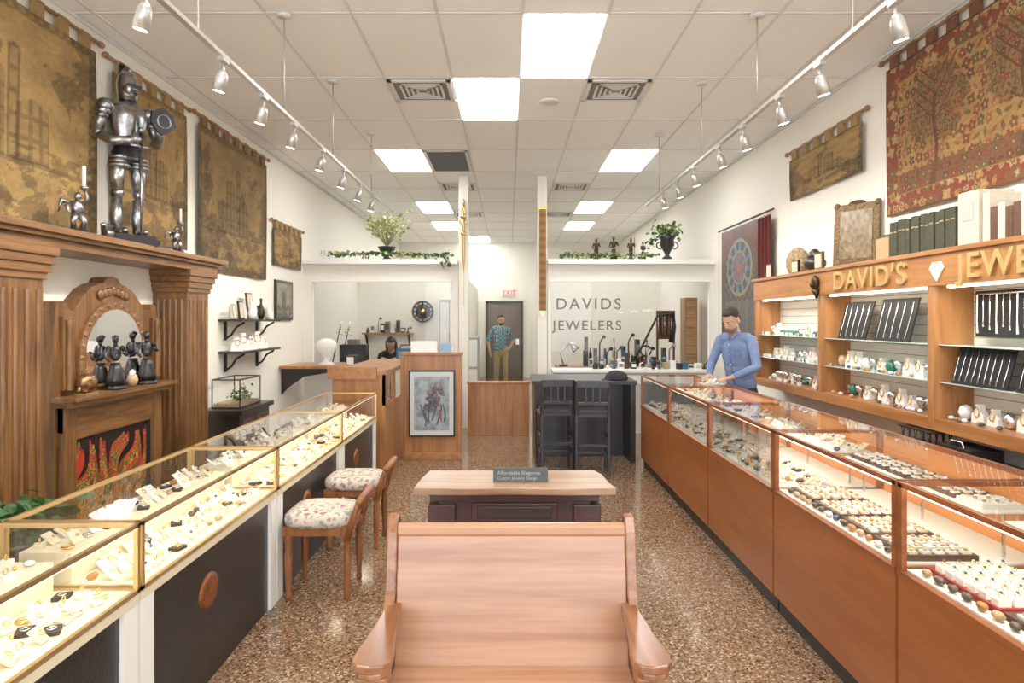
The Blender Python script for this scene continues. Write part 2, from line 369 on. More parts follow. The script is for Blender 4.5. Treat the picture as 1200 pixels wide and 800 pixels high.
def lcase(y0,y1,seed):
    b=B('jewelry_display_case'); x0,x1=-1.81,-1.31
    b.box(x0+.02,x1-.02,y0,y1,.0,.60,BLACK)
    for y in(y0,y1-.09): b.box(x1-.06,x1-.004,y,y+.09,0,.60,WHITE)
    b.box(x0,x1,y0,y1,.60,.635,LEDGE)
    b.box(x0+.015,x1-.015,y0+.015,y1-.015,.635,.645,FELT)
    t=.008; a,c=x0+.006,x1-.006
    for x in(a,c):
        for z in(.642,.875): b.box(x-t,x+t,y0,y1,z-t,z+t,GOLDT)
        for y in(y0+t,y1-t): b.box(x-t,x+t,y-t,y+t,.635,.88,GOLDT)
    for y in(y0+t,y1-t):
        for z in(.642,.875): b.box(a,c,y-t,y+t,z-t,z+t,GOLDT)
    b.box(c-.03,c-.012,y0+.03,y1-.03,.855,.866,LED)
    b.quad((c,y0,.64),(c,y1,.64),(c,y1,.875),(c,y0,.875),GLASS)
    b.quad((a,y0,.64),(a,y1,.64),(a,y1,.875),(a,y0,.875),GLASS)
    b.quad((a,y0,.878),(c,y0,.878),(c,y1,.878),(a,y1,.878),GLASST)
    b.quad((a,y0+.004,.64),(c,y0+.004,.64),(c,y0+.004,.875),(a,y0+.004,.875),GLASS)
    ym=(y0+y1)/2-.12
    b.M=Matrix.Translation((x1-.02,ym,.40))@Matrix.Rotation(PI/2,4,'Y')
    b.lathe((0,0,0),[(.001,.014),(.03,.013),(.04,.008),(.055,.012),(.07,.008),(.095,.0)][::-1],MD,24,.85,1.05); b.rs()
    b.done()
    b=B('jewelry_assortment')
    b.box(x0+.03,x0+.22,y0+.04,y1-.04,.647,.755,FELT)
    trinkets(b,x0+.04,x0+.21,y0+.05,y1-.05,.755,seed+1)
    trinkets(b,x0+.23,x1-.04,y0+.05,y1-.05,.647,seed+2)
    b.done()
    area('case_light',(x1-.09,(y0+y1)/2,.86),.03,2.3,(0,math.radians(12),0),(1,.86,.62),y1-y0-.1)
lc=[(1.0,2.385),(2.40,3.80),(3.82,5.28),(5.29,6.66)]
for i,(a,c) in enumerate(lc): lcase(a,c,10*i+3)
TR=mat('tray_brown',(.06,.026,.016),.6); TW=mat('tray_white',(.74,.70,.63),.7)
def rcase(y0,y1,seed,kind):
    b=B('jewelry_showcase'); x0,x1=1.45,2.05; H=.012
    b.box(x0+.03,x1,y0,y1,0,.10,BLK)
    b.box(x0,x1,y0,y1,.10,.655,CHERRY)
    b.box(x0-.006,x1,y0,y1,.655,.675,CHERRYD)
    b.box(x0-.002,x0,y0,y0+.003,.10,.655,CHERRYD)
    b.box(x0+.02,x1-.02,y0+.02,y1-.02,.675,.682,WFELT)
    t=.010; a,c=x0+.008,x1-.01
    b.box(c-.006,c+.006,y0,y1,.675,.985+H,CHERRYB)
    for x in(a,c):
        b.box(x-t,x+t,y0,y1,.970+H,.99+H,CHERRYD)
        for y in(y0+t,y1-t): b.box(x-t,x+t,y-t*1.6,y+t*1.6,.675,.985+H,CHERRYD)
    for y in(y0+t,y1-t): b.box(a,c,y-t,y+t,.974+H,.99+H,CHERRYD)
    b.box(a+.012,a+.028,y0+.03,y1-.03,.957+H,.966+H,LED)
    b.quad((a,y0,.68),(a,y1,.68),(a,y1,.97+H),(a,y0,.97+H),GLASS)
    b.quad((a,y0,.9905+H),(c,y0,.9905+H),(c,y1,.9905+H),(a,y1,.9905+H),GLASST)
    b.quad((a,y0+.004,.68),(c,y0+.004,.68),(c,y0+.004,.97+H),(a,y0+.004,.97+H),GLASS)
    b.done()
    b=B('gemstone_assortment'); z=.684
    r=random.Random(seed)
    b.box(x0+.36,x1-.03,y0+.05,y1-.05,.86,.868,WFELT)
    for yy in(y0+.07,(y0+y1)/2,y1-.07): b.box(x0+.45,x0+.46,yy-.005,yy+.005,.684,.86,SILV)
    if kind<2:
        yy=y0+.08
        while yy<y1-.14:
            tr=r.choice([TR,TW,TR,TR]); b.box(x0+.38,x1-.05,yy,yy+.15,.868,.885,tr)
            for p_ in range(3):
                for q_ in range(3): xx=x0+.405+p_*.052; y2=yy+.025+q_*.05; b.box(xx-.014,xx+.014,y2-.013,y2+.013,.885,.892,TAG); b.ell((xx,y2,.896),(.009,.009,.006),r.choice(GEM2[:4]),seg=6)
            yy+=.17
    else: trinkets(b,x0+.37,x1-.04,y0+.06,y1-.06,.868,seed+3,'right')
    if kind in(0,1):
        n=3 if kind==0 else 4
        L=(y1-y0-.08)/n
        for i in range(n):
            xa=x0+.07; ya=y0+.04+i*L
            base=RED if (kind==0 and (i==n-1)) else (TR if (kind==1 or i%2) else TW)
            zz=z+.02
            b.box(xa,xa+.27,ya,ya+L-.02,z,zz,base)
            k=int((L-.04)/.055)
            for p_ in range(5):
                for q_ in range(k):
                    xx=xa+.03+p_*.052; yy=ya+.03+q_*.055
                    if base is RED or base is TW:
                        b.box(xx-.02,xx+.02,yy-.018,yy+.018,zz,zz+.022,TAG); b.ring((xx,yy,zz+.03),.009,.002,GOLD,axis='y',seg=8,sub=4); b.ell((xx,yy,zz+.04),(.006,.006,.005),r.choice(GEMS),seg=6)
                    else:
                        b.box(xx-.016,xx+.016,yy-.015,yy+.015,zz,zz+.01,r.choice([TW,TAG,FELT])); b.ell((xx,yy,zz+.014),(.01,.01,.006),r.choice(GEM2[:4]),seg=6)
        yy=y0+.06
        while yy<y1-.06: b.ell((x0+.045,yy,z+.014),(.016,r.uniform(.015,.028),.014),r.choice(GEM2),seg=8); yy+=.07
    else:
        trinkets(b,x0+.04,x0+.34,y0+.05,y1-.05,z,seed+5,'right')
        for i in range(18):
            b.ell((r.uniform(x0+.06,x0+.22),r.uniform(y0+.06,y1-.06),z+.016),(r.uniform(.015,.035),r.uniform(.015,.035),.016),r.choice(GEM2),seg=8)
    b.done()
    area('case_light',(x0+.11,(y0+y1)/2,.955+H),.03,3.3,(0,math.radians(-25),0),(1,.86,.64),y1-y0-.1)
for i,(a,c) in enumerate([(1.29,2.50),(2.515,3.67),(3.685,4.87),(4.885,6.09),(6.105,7.36)]): rcase(a,c,70+i*9,[0,1,2,2,2][i])
# ------------------------------------------------------------ pew
b=B('wooden_pew'); cx=.01
def prx(pts,a,c,m): b.prism(pts,'x',a,c,m)
b.prism([(2.29,.40),(2.312,.40),(2.405,.86),(2.405,.875),(2.39,.882),(2.372,.872),(2.370,.845),(2.376,.835)],'x',cx-.402,cx+.402,PEW)
b.box(cx-.402,cx+.402,1.86,2.300,.395,.42,PEW); b.box(cx-.40,cx+.40,1.88,1.90,.28,.395,PEW)
for sg in(-1,1):
    xa=cx+sg*.403; xb=cx+sg*.440
    a,c=min(xa,xb),max(xa,xb)
    prx([(2.29,.0),(2.42,.0),(2.43,.6),(2.455,.85),(2.45,.885),(2.43,.902),(2.40,.895),(2.375,.85),(2.335,.66),(2.30,.60)],a,c,PEWY)
    prx([(1.95,0),(2.29,0),(2.30,.575),(1.95,.575),(1.92,.54),(1.95,.48),(1.93,.42)],a,c,PEWY)
    ca=cx+sg*.405
    pts=[(ca-.024,2.335),(ca+.024,2.335),(ca+.040,2.12),(ca+.058,1.97),(ca+.056,1.93),(ca+.038,1.905),(ca,1.895),(ca-.038,1.905),(ca-.056,1.93),(ca-.058,1.97),(ca-.040,2.12)]
    b.prism(pts,'z',.596,.62,PEWY)
    b.prism([(ca+(x-ca)*.82,1.93+(y-1.93)*.92) for x,y in pts],'z',.576,.596,PEWY)
    b.prism([(ca-.045,1.915),(ca+.045,1.915),(ca+.05,1.98),(ca-.05,1.98)],'z',.545,.576,PEWY)
    b.lathe((ca,1.955,.0),[(.034,0),(.034,.40),(.042,.44),(.034,.47),(.038,.51),(.045,.545)],PEWY,14)
b.done(.005)
# ------------------------------------------------------------ slab table
b=B('console_table'); cx=.03
pts=[(-.505,0),(-.50,.12),(-.49,.25),(-.47,.40),(.45,.40),(.48,.3),(.49,.12),(.51,0),(.3,-.012),(0,.004),(-.25,-.01)]
b.prism([(cx+x,3.36+y) for x,y in pts],'z',.725,.76,SLAB)
b.box(cx-.43,cx+.43,3.41,3.72,.68,.725,MAHOG); b.box(cx-.39,cx+.39,3.44,3.70,.56,.68,MAHOG)
b.box(cx-.44,cx-.30,3.41,3.73,.53,.66,MAHOG); b.box(cx+.30,cx+.44,3.41,3.73,.53,.66,MAHOG)
b.box(cx-.22,cx+.22,3.425,3.44,.575,.665,MAHOG);b.box(cx-.19,cx+.19,3.418,3.426,.59,.65,mat('mahogany_dark',(.03,.009,.008),.3))
b.box(cx-.32,cx+.32,3.48,3.68,.10,.56,MAHOG); b.box(cx-.42,cx+.42,3.42,3.72,0,.10,MAHOG)
b.done(.006)
b=B('name_plaque'); GP=mat('plaque_green',(.003,.009,.009),.35); b.prism([(3.50,.76),(3.56,.76),(3.555,.82),(3.53,.825)],'x',-.075,.2,GP); b.prism([(3.485,.76),(3.50,.76),(3.53,.826),(3.515,.826)],'x',-.08,.205,GP); q=b.done()
PL=mat('plaque_letters',(.25,.25,.23),.4)
text('plaque_text','Affordable Elegance',(-.06,3.501,.795),(math.radians(66),0,0),.028,PL,.001,parent=q)
text('plaque_text_2','Custom Jewelry Design',(-.06,3.491,.772),(math.radians(66),0,0),.022,PL,.001,parent=q)
# ------------------------------------------------------------ vanity stools
def floral():
    m,nt,p=newmat('floral_upholstery'); tc=nt.nodes.new('ShaderNodeTexCoord')
    v=nt.nodes.new('ShaderNodeTexNoise'); v.inputs['Scale'].default_value=22; v.inputs['Detail'].default_value=3
    nt.links.new(tc.outputs['Object'],v.inputs['Vector']); r=nt.nodes.new('ShaderNodeValToRGB')
    els=[(0,(.16,.19,.15)),(.40,(.28,.28,.24)),(.45,(.56,.49,.40)),(.55,(.60,.52,.43)),(.60,(.40,.24,.21)),(.66,(.22,.12,.12))]
    while len(r.color_ramp.elements)<len(els): r.color_ramp.elements.new(.5)
    for e,(q,c) in zip(r.color_ramp.elements,els): e.position=q; e.color=(*c,1)
    nt.links.new(v.outputs['Fac'],r.inputs[0]); nt.links.new(r.outputs[0],p.inputs['Base Color']); p.inputs['Roughness'].default_value=.9; return m
FLO=floral(); STW=wood('stool_oak',(.17,.05,.013),(.30,.10,.03),'z',14,.3)
def vstool(x,y):
    b=B('upholstered_stool'); b.at((x,y,0))
    b.box(-.20,.17,-.18,.18,.37,.42,STW)
    vs=[];fs=[]
    for zi,(sc,z) in enumerate([(1.0,.415),(1.05,.44),(1.03,.475),(.9,.495),(.5,.505)]):
        for k in range(24):
            a=2*PI*k/24; c,s_=math.cos(a),math.sin(a); p_=4
            rr=1/((abs(c)**p_+abs(s_)**p_)**(1/p_))
            vs.append((-.015+c*rr*.195*sc,s_*rr*.19*sc,z))
    for i in range(4):
        for k in range(24): fs.append((i*24+k,i*24+(k+1)%24,(i+1)*24+(k+1)%24,(i+1)*24+k))
    fs.append([4*24+k for k in range(24)]); fs.append(list(range(24))[::-1]); b.add(vs,fs,FLO,True)
    for lx in(-.175,.16):
        for ly in(-.155,.155):
            b.lathe((lx,ly,0),[(.014,0),(.02,.02),(.014,.05),(.022,.16),(.024,.26),(.016,.28),(.024,.30),(.016,.32),(.026,.34),(.026,.40)],STW,10)
    for ly in(-.17,.17): b.tube([(.165,ly,.36),(.19,ly,.44),(.215,ly,.52),(.235,ly,.57)],[.02,.02,.017,.02],STW,8,True)
    b.tube([(.235,-.19,.565),(.245,-.1,.575),(.25,0,.58),(.245,.1,.575),(.235,.19,.565)],[.018,.024,.026,.024,.018],STW,8,True)
    b.tube([(.205,-.17,.50),(.21,0,.505),(.205,.17,.50)],[.01,.012,.01],STW,8)
    b.rs(); b.done()
vstool(-1.085,4.0); vstool(-1.085,4.85)
# ------------------------------------------------------------ oak counter with poster
b=B('oak_corner_counter')
b.box(-1.81,-1.27,6.9,9.0,0,.72,LOAK); b.box(-1.83,-1.25,6.88,9.02,1.04,1.08,LOAKY)
b.box(-1.81,-1.27,6.9,6.93,.72,1.04,LOAK)
for y in(6.9,7.5,8.2,8.96): b.box(-1.30,-1.27,y,y+.04,.72,1.04,LOAK)
b.quad((-1.28,6.93,.72),(-1.28,8.98,.72),(-1.28,8.98,1.04),(-1.28,6.93,1.04),GLASS)
b.box(-1.81,-1.79,6.93,9.0,.72,1.04,LOAK); b.box(-1.79,-1.29,6.93,8.98,.72,.73,FELT)
b.box(-1.85,-1.35,6.85,6.9,1.0,1.12,LOAKY)
trinkets(b,-1.5,-1.31,7.0,8.9,.73,55)
b.done()
b=B('poster_stand'); b.box(-1.20,-.545,7.7,7.8,0,1.2,LOAK); b.box(-1.22,-.53,7.68,7.82,1.2,1.23,LOAKY); b.box(-1.2,-.545,7.685,7.7,0,.08,LOAKY)
b.box(-1.245,-1.2,7.72,7.78,0,1.18,LOAK); b.done(.004)
def posterf(u,v):
    n=noise.fractal(Vector((u*5,v*7,1)),.6,2,4)
    if u<.09 or u>.91 or v<.07 or v>.93: return (.55,.57,.55)
    c=np.array((.24,.28,.30))+n*.14
    d=(u-.52+.1*math.sin(v*6))**2/.05+(v-.58)**2/.05
    if d+n*.9<.75: c=np.array((.03,.03,.04))+abs(n)*.2
    for k in range(6):
        if abs(u-(.3+.09*k)-.06*math.sin(v*9+k))<.018 and v<.5 and v>.14+.03*k%.1: c=np.array((.05,.05,.06))
    if abs(u-.68+(v-.4)*.25)<.02 and .2<v<.75: c=np.array((.22,.07,.05))
    return c
b=B('framed_poster'); b.box(-1.14,-.61,7.655,7.684,.27,1.03,BLK); b.grid((-1.12,7.652,.29),(.49,0,0),(0,0,.72),60,90,posterf,PAINT); b.done()
b=B('counter_sign_cards'); b.box(-1.12,-.82,7.7,7.72,1.232,1.36,WHITE); b.box(-.78,-.66,7.7,7.72,1.232,1.33,mat('card_blue',(.25,.4,.6),.5)); b.done()
b=B('half_wall_gate'); b.box(-.565,.29,9.3,9.42,0,.72,LOAK); b.box(-.58,.31,9.28,9.44,.72,.745,LOAKY); b.done(.004)
# ------------------------------------------------------------ bar table & stools
b=B('black_bar_table'); b.box(.27,1.43,7.45,8.4,.88,.925,BLK); b.box(.30,.36,7.5,8.35,0,.88,DARKW); b.box(.36,1.36,7.95,8.0,.0,.88,DARKW); b.box(1.36,1.42,7.5,8.35,0,.88,DARKW); b.done(.004)
def bstool(x,y,rz):
    b=B('bar_stool'); b.at((x,y,0),rz)
    w=.165
    for sx in(-1,1):
        b.prism([(-.19,0),(-.155,0),(-.15,.62),(-.19,.98),(-.215,.98),(-.185,.62)],'x',sx*w-.016,sx*w+.016,DARKW)
        b.prism([(.155,0),(.185,0),(.17,.62),(.14,.62)],'x',sx*w-.016,sx*w+.016,DARKW)
        b.box(sx*w-.01,sx*w+.01,-.16,.16,.2,.23,DARKW); b.box(sx*w-.01,sx*w+.01,-.16,.16,.38,.40,DARKW)
    b.box(-w,w,-.18,-.16,.30,.33,DARKW); b.box(-w,w,.155,.175,.16,.19,DARKW)
    b.box(-w-.02,w+.02,-.17,.20,.60,.635,DARKW); b.box(-w,w,-.15,.18,.635,.665,BLK)
    b.box(-w,w,-.215,-.19,.91,.985,DARKW); b.box(-w,w,-.195,-.175,.73,.76,DARKW)
    for k in(-1,0,1): b.box(k*.07-.012,k*.07+.012,-.20,-.185,.75,.92,DARKW)
    b.rs(); b.done(.003)
bstool(.50,7.15,.06); bstool(.87,7.05,-.05)
b=B('knit_cap'); b.at((1.22,7.6,.925)); b.lathe((0,0,0),[(.13,0),(.135,.02),(.12,.06),(.08,.095),(.02,.11)],mat('cap_fabric',(.02,.02,.022),.9),16); b.ell((-.1,-.06,.012),(.08,.06,.01),MC['cap_fabric']); b.rs(); b.done()
# ------------------------------------------------------------ white counter + workshop
b=B('service_counter'); b.box(.62,2.9,9.45,9.85,.86,.90,WHITE); b.box(.65,2.87,9.5,9.85,0,.86,mat('counter_gray',(.5,.49,.45),.5)); b.box(.65,2.87,9.49,9.5,.70,.82,WHITE); b.done()
b=B('workshop_bench'); b.box(.75,3.0,10.25,10.9,.84,.89,LOAKY)
for x in(.78,1.9,2.92): b.box(x,x+.06,10.3,10.85,0,.84,DARKW)
b.done()
def clutter(name,x0,x1,y0,y1,z,n,seed,hmax=.28):
    r=random.Random(seed); b=B(name)
    cols=[BLK,WHITE,SILV,mat('tool_gray',(.18,.18,.19),.5),mat('tool_tan',(.42,.29,.15),.6),BRN,mat('tool_blue',(.04,.13,.23),.5),DARKW,BLK,mat('paper_white',(.85,.85,.82),.7)]
    for i in range(n):
        x=x0+(i+.5)*(x1-x0)/n; y=r.uniform(y0,y1); h=r.uniform(.06,hmax); w=r.uniform(.3,.46)*(x1-x0)/n; m=r.choice(cols); t=r.random()
        if t<.4: 
            b.box(x-w,x+w,y-.06,y+.06,z,z+h,m); b.box(x-w*.8,x+w*.8,y-.066,y-.06,z+h*.3,z+h*.8,r.choice(cols))
        elif t<.7: b.lathe((x,y,z),[(w,0),(w,h*.6),(w*.45,h*.8),(w*.45,h),(w*.5,h)],m,12)
        else:
            b.cyl((x,y,z),(x,y,z+.02),w,m); b.tube([(x,y,z),(x,y,z+h),(x+.05,y-.05,z+h*1.3)],.012,m,6); b.ell((x+.06,y-.06,z+h*1.3),(.035,.035,.03),r.choice(cols),seg=8)
    b.done()
clutter('bench_tools',1.15,2.6,10.34,10.42,.89,18,5,.30); clutter('bench_bottles',1.2,2.25,10.7,10.8,.89,14,8,.46)
clutter('counter_items',1.2,2.85,9.6,9.7,.90,18,11,.12)
b=B('magnifier_arm_lamp'); x,y=1.95,10.42
b.cyl((x,y+.15,.89),(x,y+.15,.93),.06,BLK); b.tube([(x,y+.15,.93),(x+.15,y+.12,1.2),(x+.38,y+.1,1.66)],.018,BLK,8); b.tube([(x+.38,y+.1,1.66),(x+.62,y+.1,1.70)],.016,BLK,8)
b.tube([(x+.62,y+.1,1.72),(x+.64,y+.1,1.5),(x+.60,y+.1,1.25)],[.03,.035,.05],BLK,10); b.ring((x+.2,y+.1,1.12),.08,.015,BLK,axis='y',seg=18); b.done()
b=B('desk_lamp'); x,y=.85,10.4
b.cyl((x,y,.89),(x,y,.91),.07,BLK); b.tube([(x,y,.91),(x-.06,y,1.1),(x+.1,y,1.24)],.01,SILV,6); b.tube([(x+.08,y,1.26),(x+.15,y,1.2),(x+.2,y-.02,1.14)],[.02,.04,.07],SILV,12); b.done()
b=B('orange_storage_cabinet'); b.box(2.76,2.95,10.5,10.8,.895,1.95,LOAK)
for i in range(7): b.box(2.78,2.93,10.49,10.5,.93+i*.142,1.05+i*.142,OAKX); b.ell((2.855,10.48,.99+i*.142),(.012,.012,.012),GOLD,seg=6)
b.done()
b=B('tool_rack'); b.box(2.35,2.64,10.65,10.7,1.3,1.75,BRN)
for i in range(8): b.tube([(2.37+i*.034,10.63,1.35+.02*(i%3)),(2.37+i*.034,10.63,1.70)],.008,[SILV,BLK,LOAK][i%3],6)
b.box(2.35,2.38,10.66,10.7,.895,1.3,BRN);b.box(2.61,2.64,10.66,10.7,.895,1.3,BRN);b.done()
b=B('workshop_desk'); b.box(-2.85,-.95,10.3,11.0,.84,.88,LOAKY)
for x in(-2.8,-1.9,-1.02): b.box(x,x+.05,10.35,10.95,0,.84,DARKW)
b.done()
b=B('engraving_machine'); b.box(-2.62,-2.22,10.4,10.7,.88,1.22,BLK); b.box(-2.56,-2.28,10.39,10.4,.95,1.16,mat('screen_dark',(.03,.04,.05),.15)); b.box(-2.5,-2.34,10.42,10.6,1.22,1.3,MC['tool_gray']); b.done()
b=B('blue_toolbox'); b.box(-1.74,-1.42,10.4,10.65,.88,1.16,mat('toolbox_blue',(.02,.13,.26),.4)); b.box(-1.71,-1.46,10.39,10.4,.93,1.12,mat('toolbox_face',(.25,.35,.42),.4)); b.tube([(-1.7,10.5,1.16),(-1.68,10.5,1.21),(-1.52,10.5,1.21),(-1.5,10.5,1.16)],.01,BLK,6); b.done()
clutter('desk_tools',-1.38,-.98,10.42,10.6,.88,6,31,.3)
clutter('desk_supplies',-2.15,-1.82,10.42,10.5,.88,3,37,.12)
b=B('sunburst_wall_clock'); b.cyl((-1.72,13.46,1.77),(-1.72,13.499,1.77),.15,BLK,24); b.ring((-1.72,13.46,1.77),.2,.02,BLK,axis='y',seg=24); b.cyl((-1.72,13.45,1.77),(-1.72,13.46,1.77),.05,GOLD,16)
for k in range(12): a=k*PI/6; b.tube([(-1.72+.12*math.cos(a),13.47,1.77+.12*math.sin(a)),(-1.72+.22*math.cos(a),13.47,1.77+.22*math.sin(a))],[.012,.02],BLK,6)
b.done()
b=B('workshop_wall_shelf'); b.box(-2.9,-1.9,13.25,13.498,1.32,1.35,LOAKY); b.prism([(13.498,1.1),(13.498,1.32),(13.3,1.32)],'x',-2.85,-2.82,DARKW); b.prism([(13.498,1.1),(13.498,1.32),(13.3,1.32)],'x',-2.0,-1.97,DARKW); b.done()
clutter('shelf_supplies',-2.85,-1.95,13.33,13.42,1.35,9,41,.25)
b=B('tall_supply_cabinet'); b.box(-1.35,-.95,13.1,13.495,0,2.0,mat('cabinet_greenish',(.45,.50,.46),.4)); b.box(-1.33,-1.16,13.09,13.1,.1,1.95,WHITE); b.box(-1.14,-.97,13.09,13.1,.1,1.95,WHITE); b.ell((-1.18,13.08,1.1),(.01,.01,.03),SILV); b.ell((-1.12,13.08,1.1),(.01,.01,.03),SILV); b.done(.004)
b=B('storage_cabinet'); b.box(-.84,-.62,13.7,14.3,0,1.25,mat('cabinet_gray',(.4,.4,.4),.5)); b.box(-.82,-.64,13.69,13.7,.05,.6,WHITE); b.box(-.82,-.64,13.69,13.7,.65,1.2,WHITE); b.done()
# ------------------------------------------------------------ column ornaments
b=B('hanging_sword'); x=-.67;y=PY-.075
b.tube([(x,y,3.28),(x,y,3.34),(x,y,3.4)],[.01,.03,.005],GOLDT,8); b.tube([(x,y,2.3),(x,y,2.45),(x,y,3.0),(x,y,3.1)],[.003,.022,.03,.03],GOLDT,8)
b.lathe((x,y,3.1),[(.03,0),(.05,.02),(.025,.05),(.035,.1),(.02,.16),(.03,.19)],GOLD,10); b.ring((x,y,3.05),.045,.01,GOLD,axis='y')
b.lathe((x,y,2.85),[(.03,0),(.045,.03),(.03,.06)],GOLD,10); b.tube([(x,y,1.8),(x,y,2.3)],[.006,.006],GOLDT,6); b.done()
def bellf(u,v): 
    k=abs(math.sin(v*40))*.5+abs(math.sin(u*6+v*80))*.3
    return (.27*(.4+k),.13*(.4+k),.035*(.4+k))
b=B('embroidered_bell_pull'); b.grid((.455,PY-.062,1.74),(.10,0,0),(0,0,1.50),8,90,bellf,TAPEST); b.box(.44,.57,PY-.07,PY-.055,3.24,3.28,GOLD); b.prism([(.455,1.74),(.555,1.74),(.505,1.64)],'y',PY-.066,PY-.06,GOLDT); b.done()
# ------------------------------------------------------------ foliage
def leaves(b,pts,n,size,spread,mats,seed,droop=.3):
    r=random.Random(seed)
    for i in range(n):
        t=r.random()*(len(pts)-1); k=int(t); p_=Vector(pts[k]).lerp(Vector(pts[min(k+1,len(pts)-1)]),t-k)
        p_=Vector(p_)+Vector((r.gauss(0,spread[0]),r.gauss(0,spread[1]),r.gauss(0,spread[2])))
        s_=size*r.uniform(.6,1.3)
        b.M=Matrix.Translation(p_)@Euler((r.uniform(-1.2,1.2),r.uniform(-1.2,1.2),r.uniform(0,6.28))).to_matrix().to_4x4()@Matrix.Scale(s_,4)
        b.add([(0,-.5,0),(.32,-.2,.06),(.38,.12,.05),(0,.6,-.08),(-.38,.12,.05),(-.32,-.2,.06),(0,0,-.03)],[(0,1,6),(1,2,6),(2,3,6),(3,4,6),(4,5,6),(5,0,6)],r.choice(mats))
    b.rs()
URN=mat('urn_dark',(.015,.013,.015),.3,var=.3,vscale=20)
b=B('ivy_garland'); L1=[(-2.65,PY-.02,2.57),(-2.2,PY-.04,2.58),(-1.8,PY-.05,2.59),(-1.3,PY-.05,2.57),(-.85,PY-.05,2.56)]
b.tube(L1,.006,LEAF,5); leaves(b,L1,260,.06,(.05,.025,.02),[LEAF,LEAF,LEAF2],1); leaves(b,[(-.95,PY-.17,2.40),(-.92,PY-.16,2.52)],25,.06,(.04,.01,.04),[LEAF],2); b.done()
b=B('potted_feather_plant'); b.lathe((-1.83,PY+.10,2.50),[(.05,0),(.07,.02),(.03,.05),(.07,.09),(.12,.16),(.13,.19),(.14,.2)],URN,16)
r=random.Random(3)
for i in range(56):
    a=r.uniform(0,6.28); l=r.uniform(.1,.40); h=r.uniform(.25,.52)
    p0=Vector((-1.83,PY+.10,2.70)); p1=p0+Vector((math.cos(a)*l*.5,math.sin(a)*l*.35,h*.6)); p2=p0+Vector((math.cos(a)*l,math.sin(a)*l*.5,h))
    b.tube([p0,p1,p2],[.004,.003,.002],LEAF2,4); leaves(b,[p1,p1.lerp(p2,.5),p2],11,.045,(.02,.02,.025),[LEAF2,LEAF2,FELT],i)
b.done()
b=B('ivy_garland'); L2=[(.8,PY-.05,2.57),(1.05,PY-.06,2.56),(1.4,PY-.06,2.56),(1.8,PY-.06,2.56),(2.2,PY-.06,2.57)]
b.tube(L2,.006,LEAF,5); leaves(b,L2,200,.055,(.05,.02,.018),[LEAF,LEAF,LEAF2],5); b.done()
b=B('potted_ivy'); b.lathe((2.38,PY+.08,2.50),[(.06,0),(.08,.03),(.03,.07),(.05,.12),(.11,.22),(.10,.30),(.13,.34),(.12,.36)],URN,16); b.ring((2.27,PY+.08,2.72),.05,.01,URN,axis='y');b.ring((2.49,PY+.08,2.72),.05,.01,URN,axis='y')
leaves(b,[(2.2,PY+.03,2.9),(2.38,PY+.05,2.95),(2.5,PY+.04,2.9)],150,.075,(.07,.06,.06),[LEAF,LEAF,LEAF2],8); leaves(b,[(2.2,PY,2.85),(2.1,PY,2.72)],25,.06,(.03,.03,.03),[LEAF],9); b.done()
def figurine(name,loc,h,m,rz=0,variant=0):
    b=B(name); b.at(loc,rz,sc=h)
    b.lathe((0,0,0),[(.19,0),(.20,.03),(.15,.06),(.15,.09)],m,12)
    if variant==0:
        for sx in(-1,1): b.tube([(sx*.05,0,.09),(sx*.06,-.02,.28),(sx*.045,0,.48)],[.035,.04,.06],m,8)
        b.ell((0,0,.5),(.10,.075,.08),m)
    else:
        b.lathe((0,0,.08),[(.17,0),(.15,.12),(.11,.28),(.08,.40)],m,14)
    b.ell((0,0,.65),(.10,.075,.15),m); b.tube([(0,0,.77),(0,0,.86)],.035,m,8); b.ell((0,-.005,.90),(.055,.062,.075),m)
    b.tube([(-.11,0,.75),(-.17,-.03,.60),(-.10,-.11,.52)],[.042,.034,.026],m,8,True)
    b.tube([(.11,0,.75),(.17,-.02,.62),(.12,-.12,.66 if variant else .74)],[.042,.034,.026],m,8,True)
    if variant==0: b.tube([(.12,-.13,.1),(.12,-.13,1.02)],.012,m,6); b.ell((0,0,.98),(.02,.06,.04),m)
    else: b.ell((0,.02,.94),(.06,.065,.045),m); b.ell((0,-.12,.58),(.06,.04,.07),m)
    b.rs(); b.done()
for i,(x,h) in enumerate([(1.32,.33),(1.58,.36),(1.84,.33),(2.02,.28)]): figurine('bronze_figurine',(x,PY+.10,2.50),h,BRONZE,.3*i-.4,i%2)
b=B('crystal_glasses')
for i in range(6): b.lathe((-2.8+i*.1,PY+.12+.03*(i%2),2.50),[(.03,0),(.005,.01),(.005,.05),(.032,.08),(.03,.14)],GLASS,10)
b.done()
b=B('silver_pitcher'); b.lathe((-2.18,PY+.15,2.50),[(.04,0),(.05,.03),(.03,.09),(.04,.12)],SILV,12); b.done()
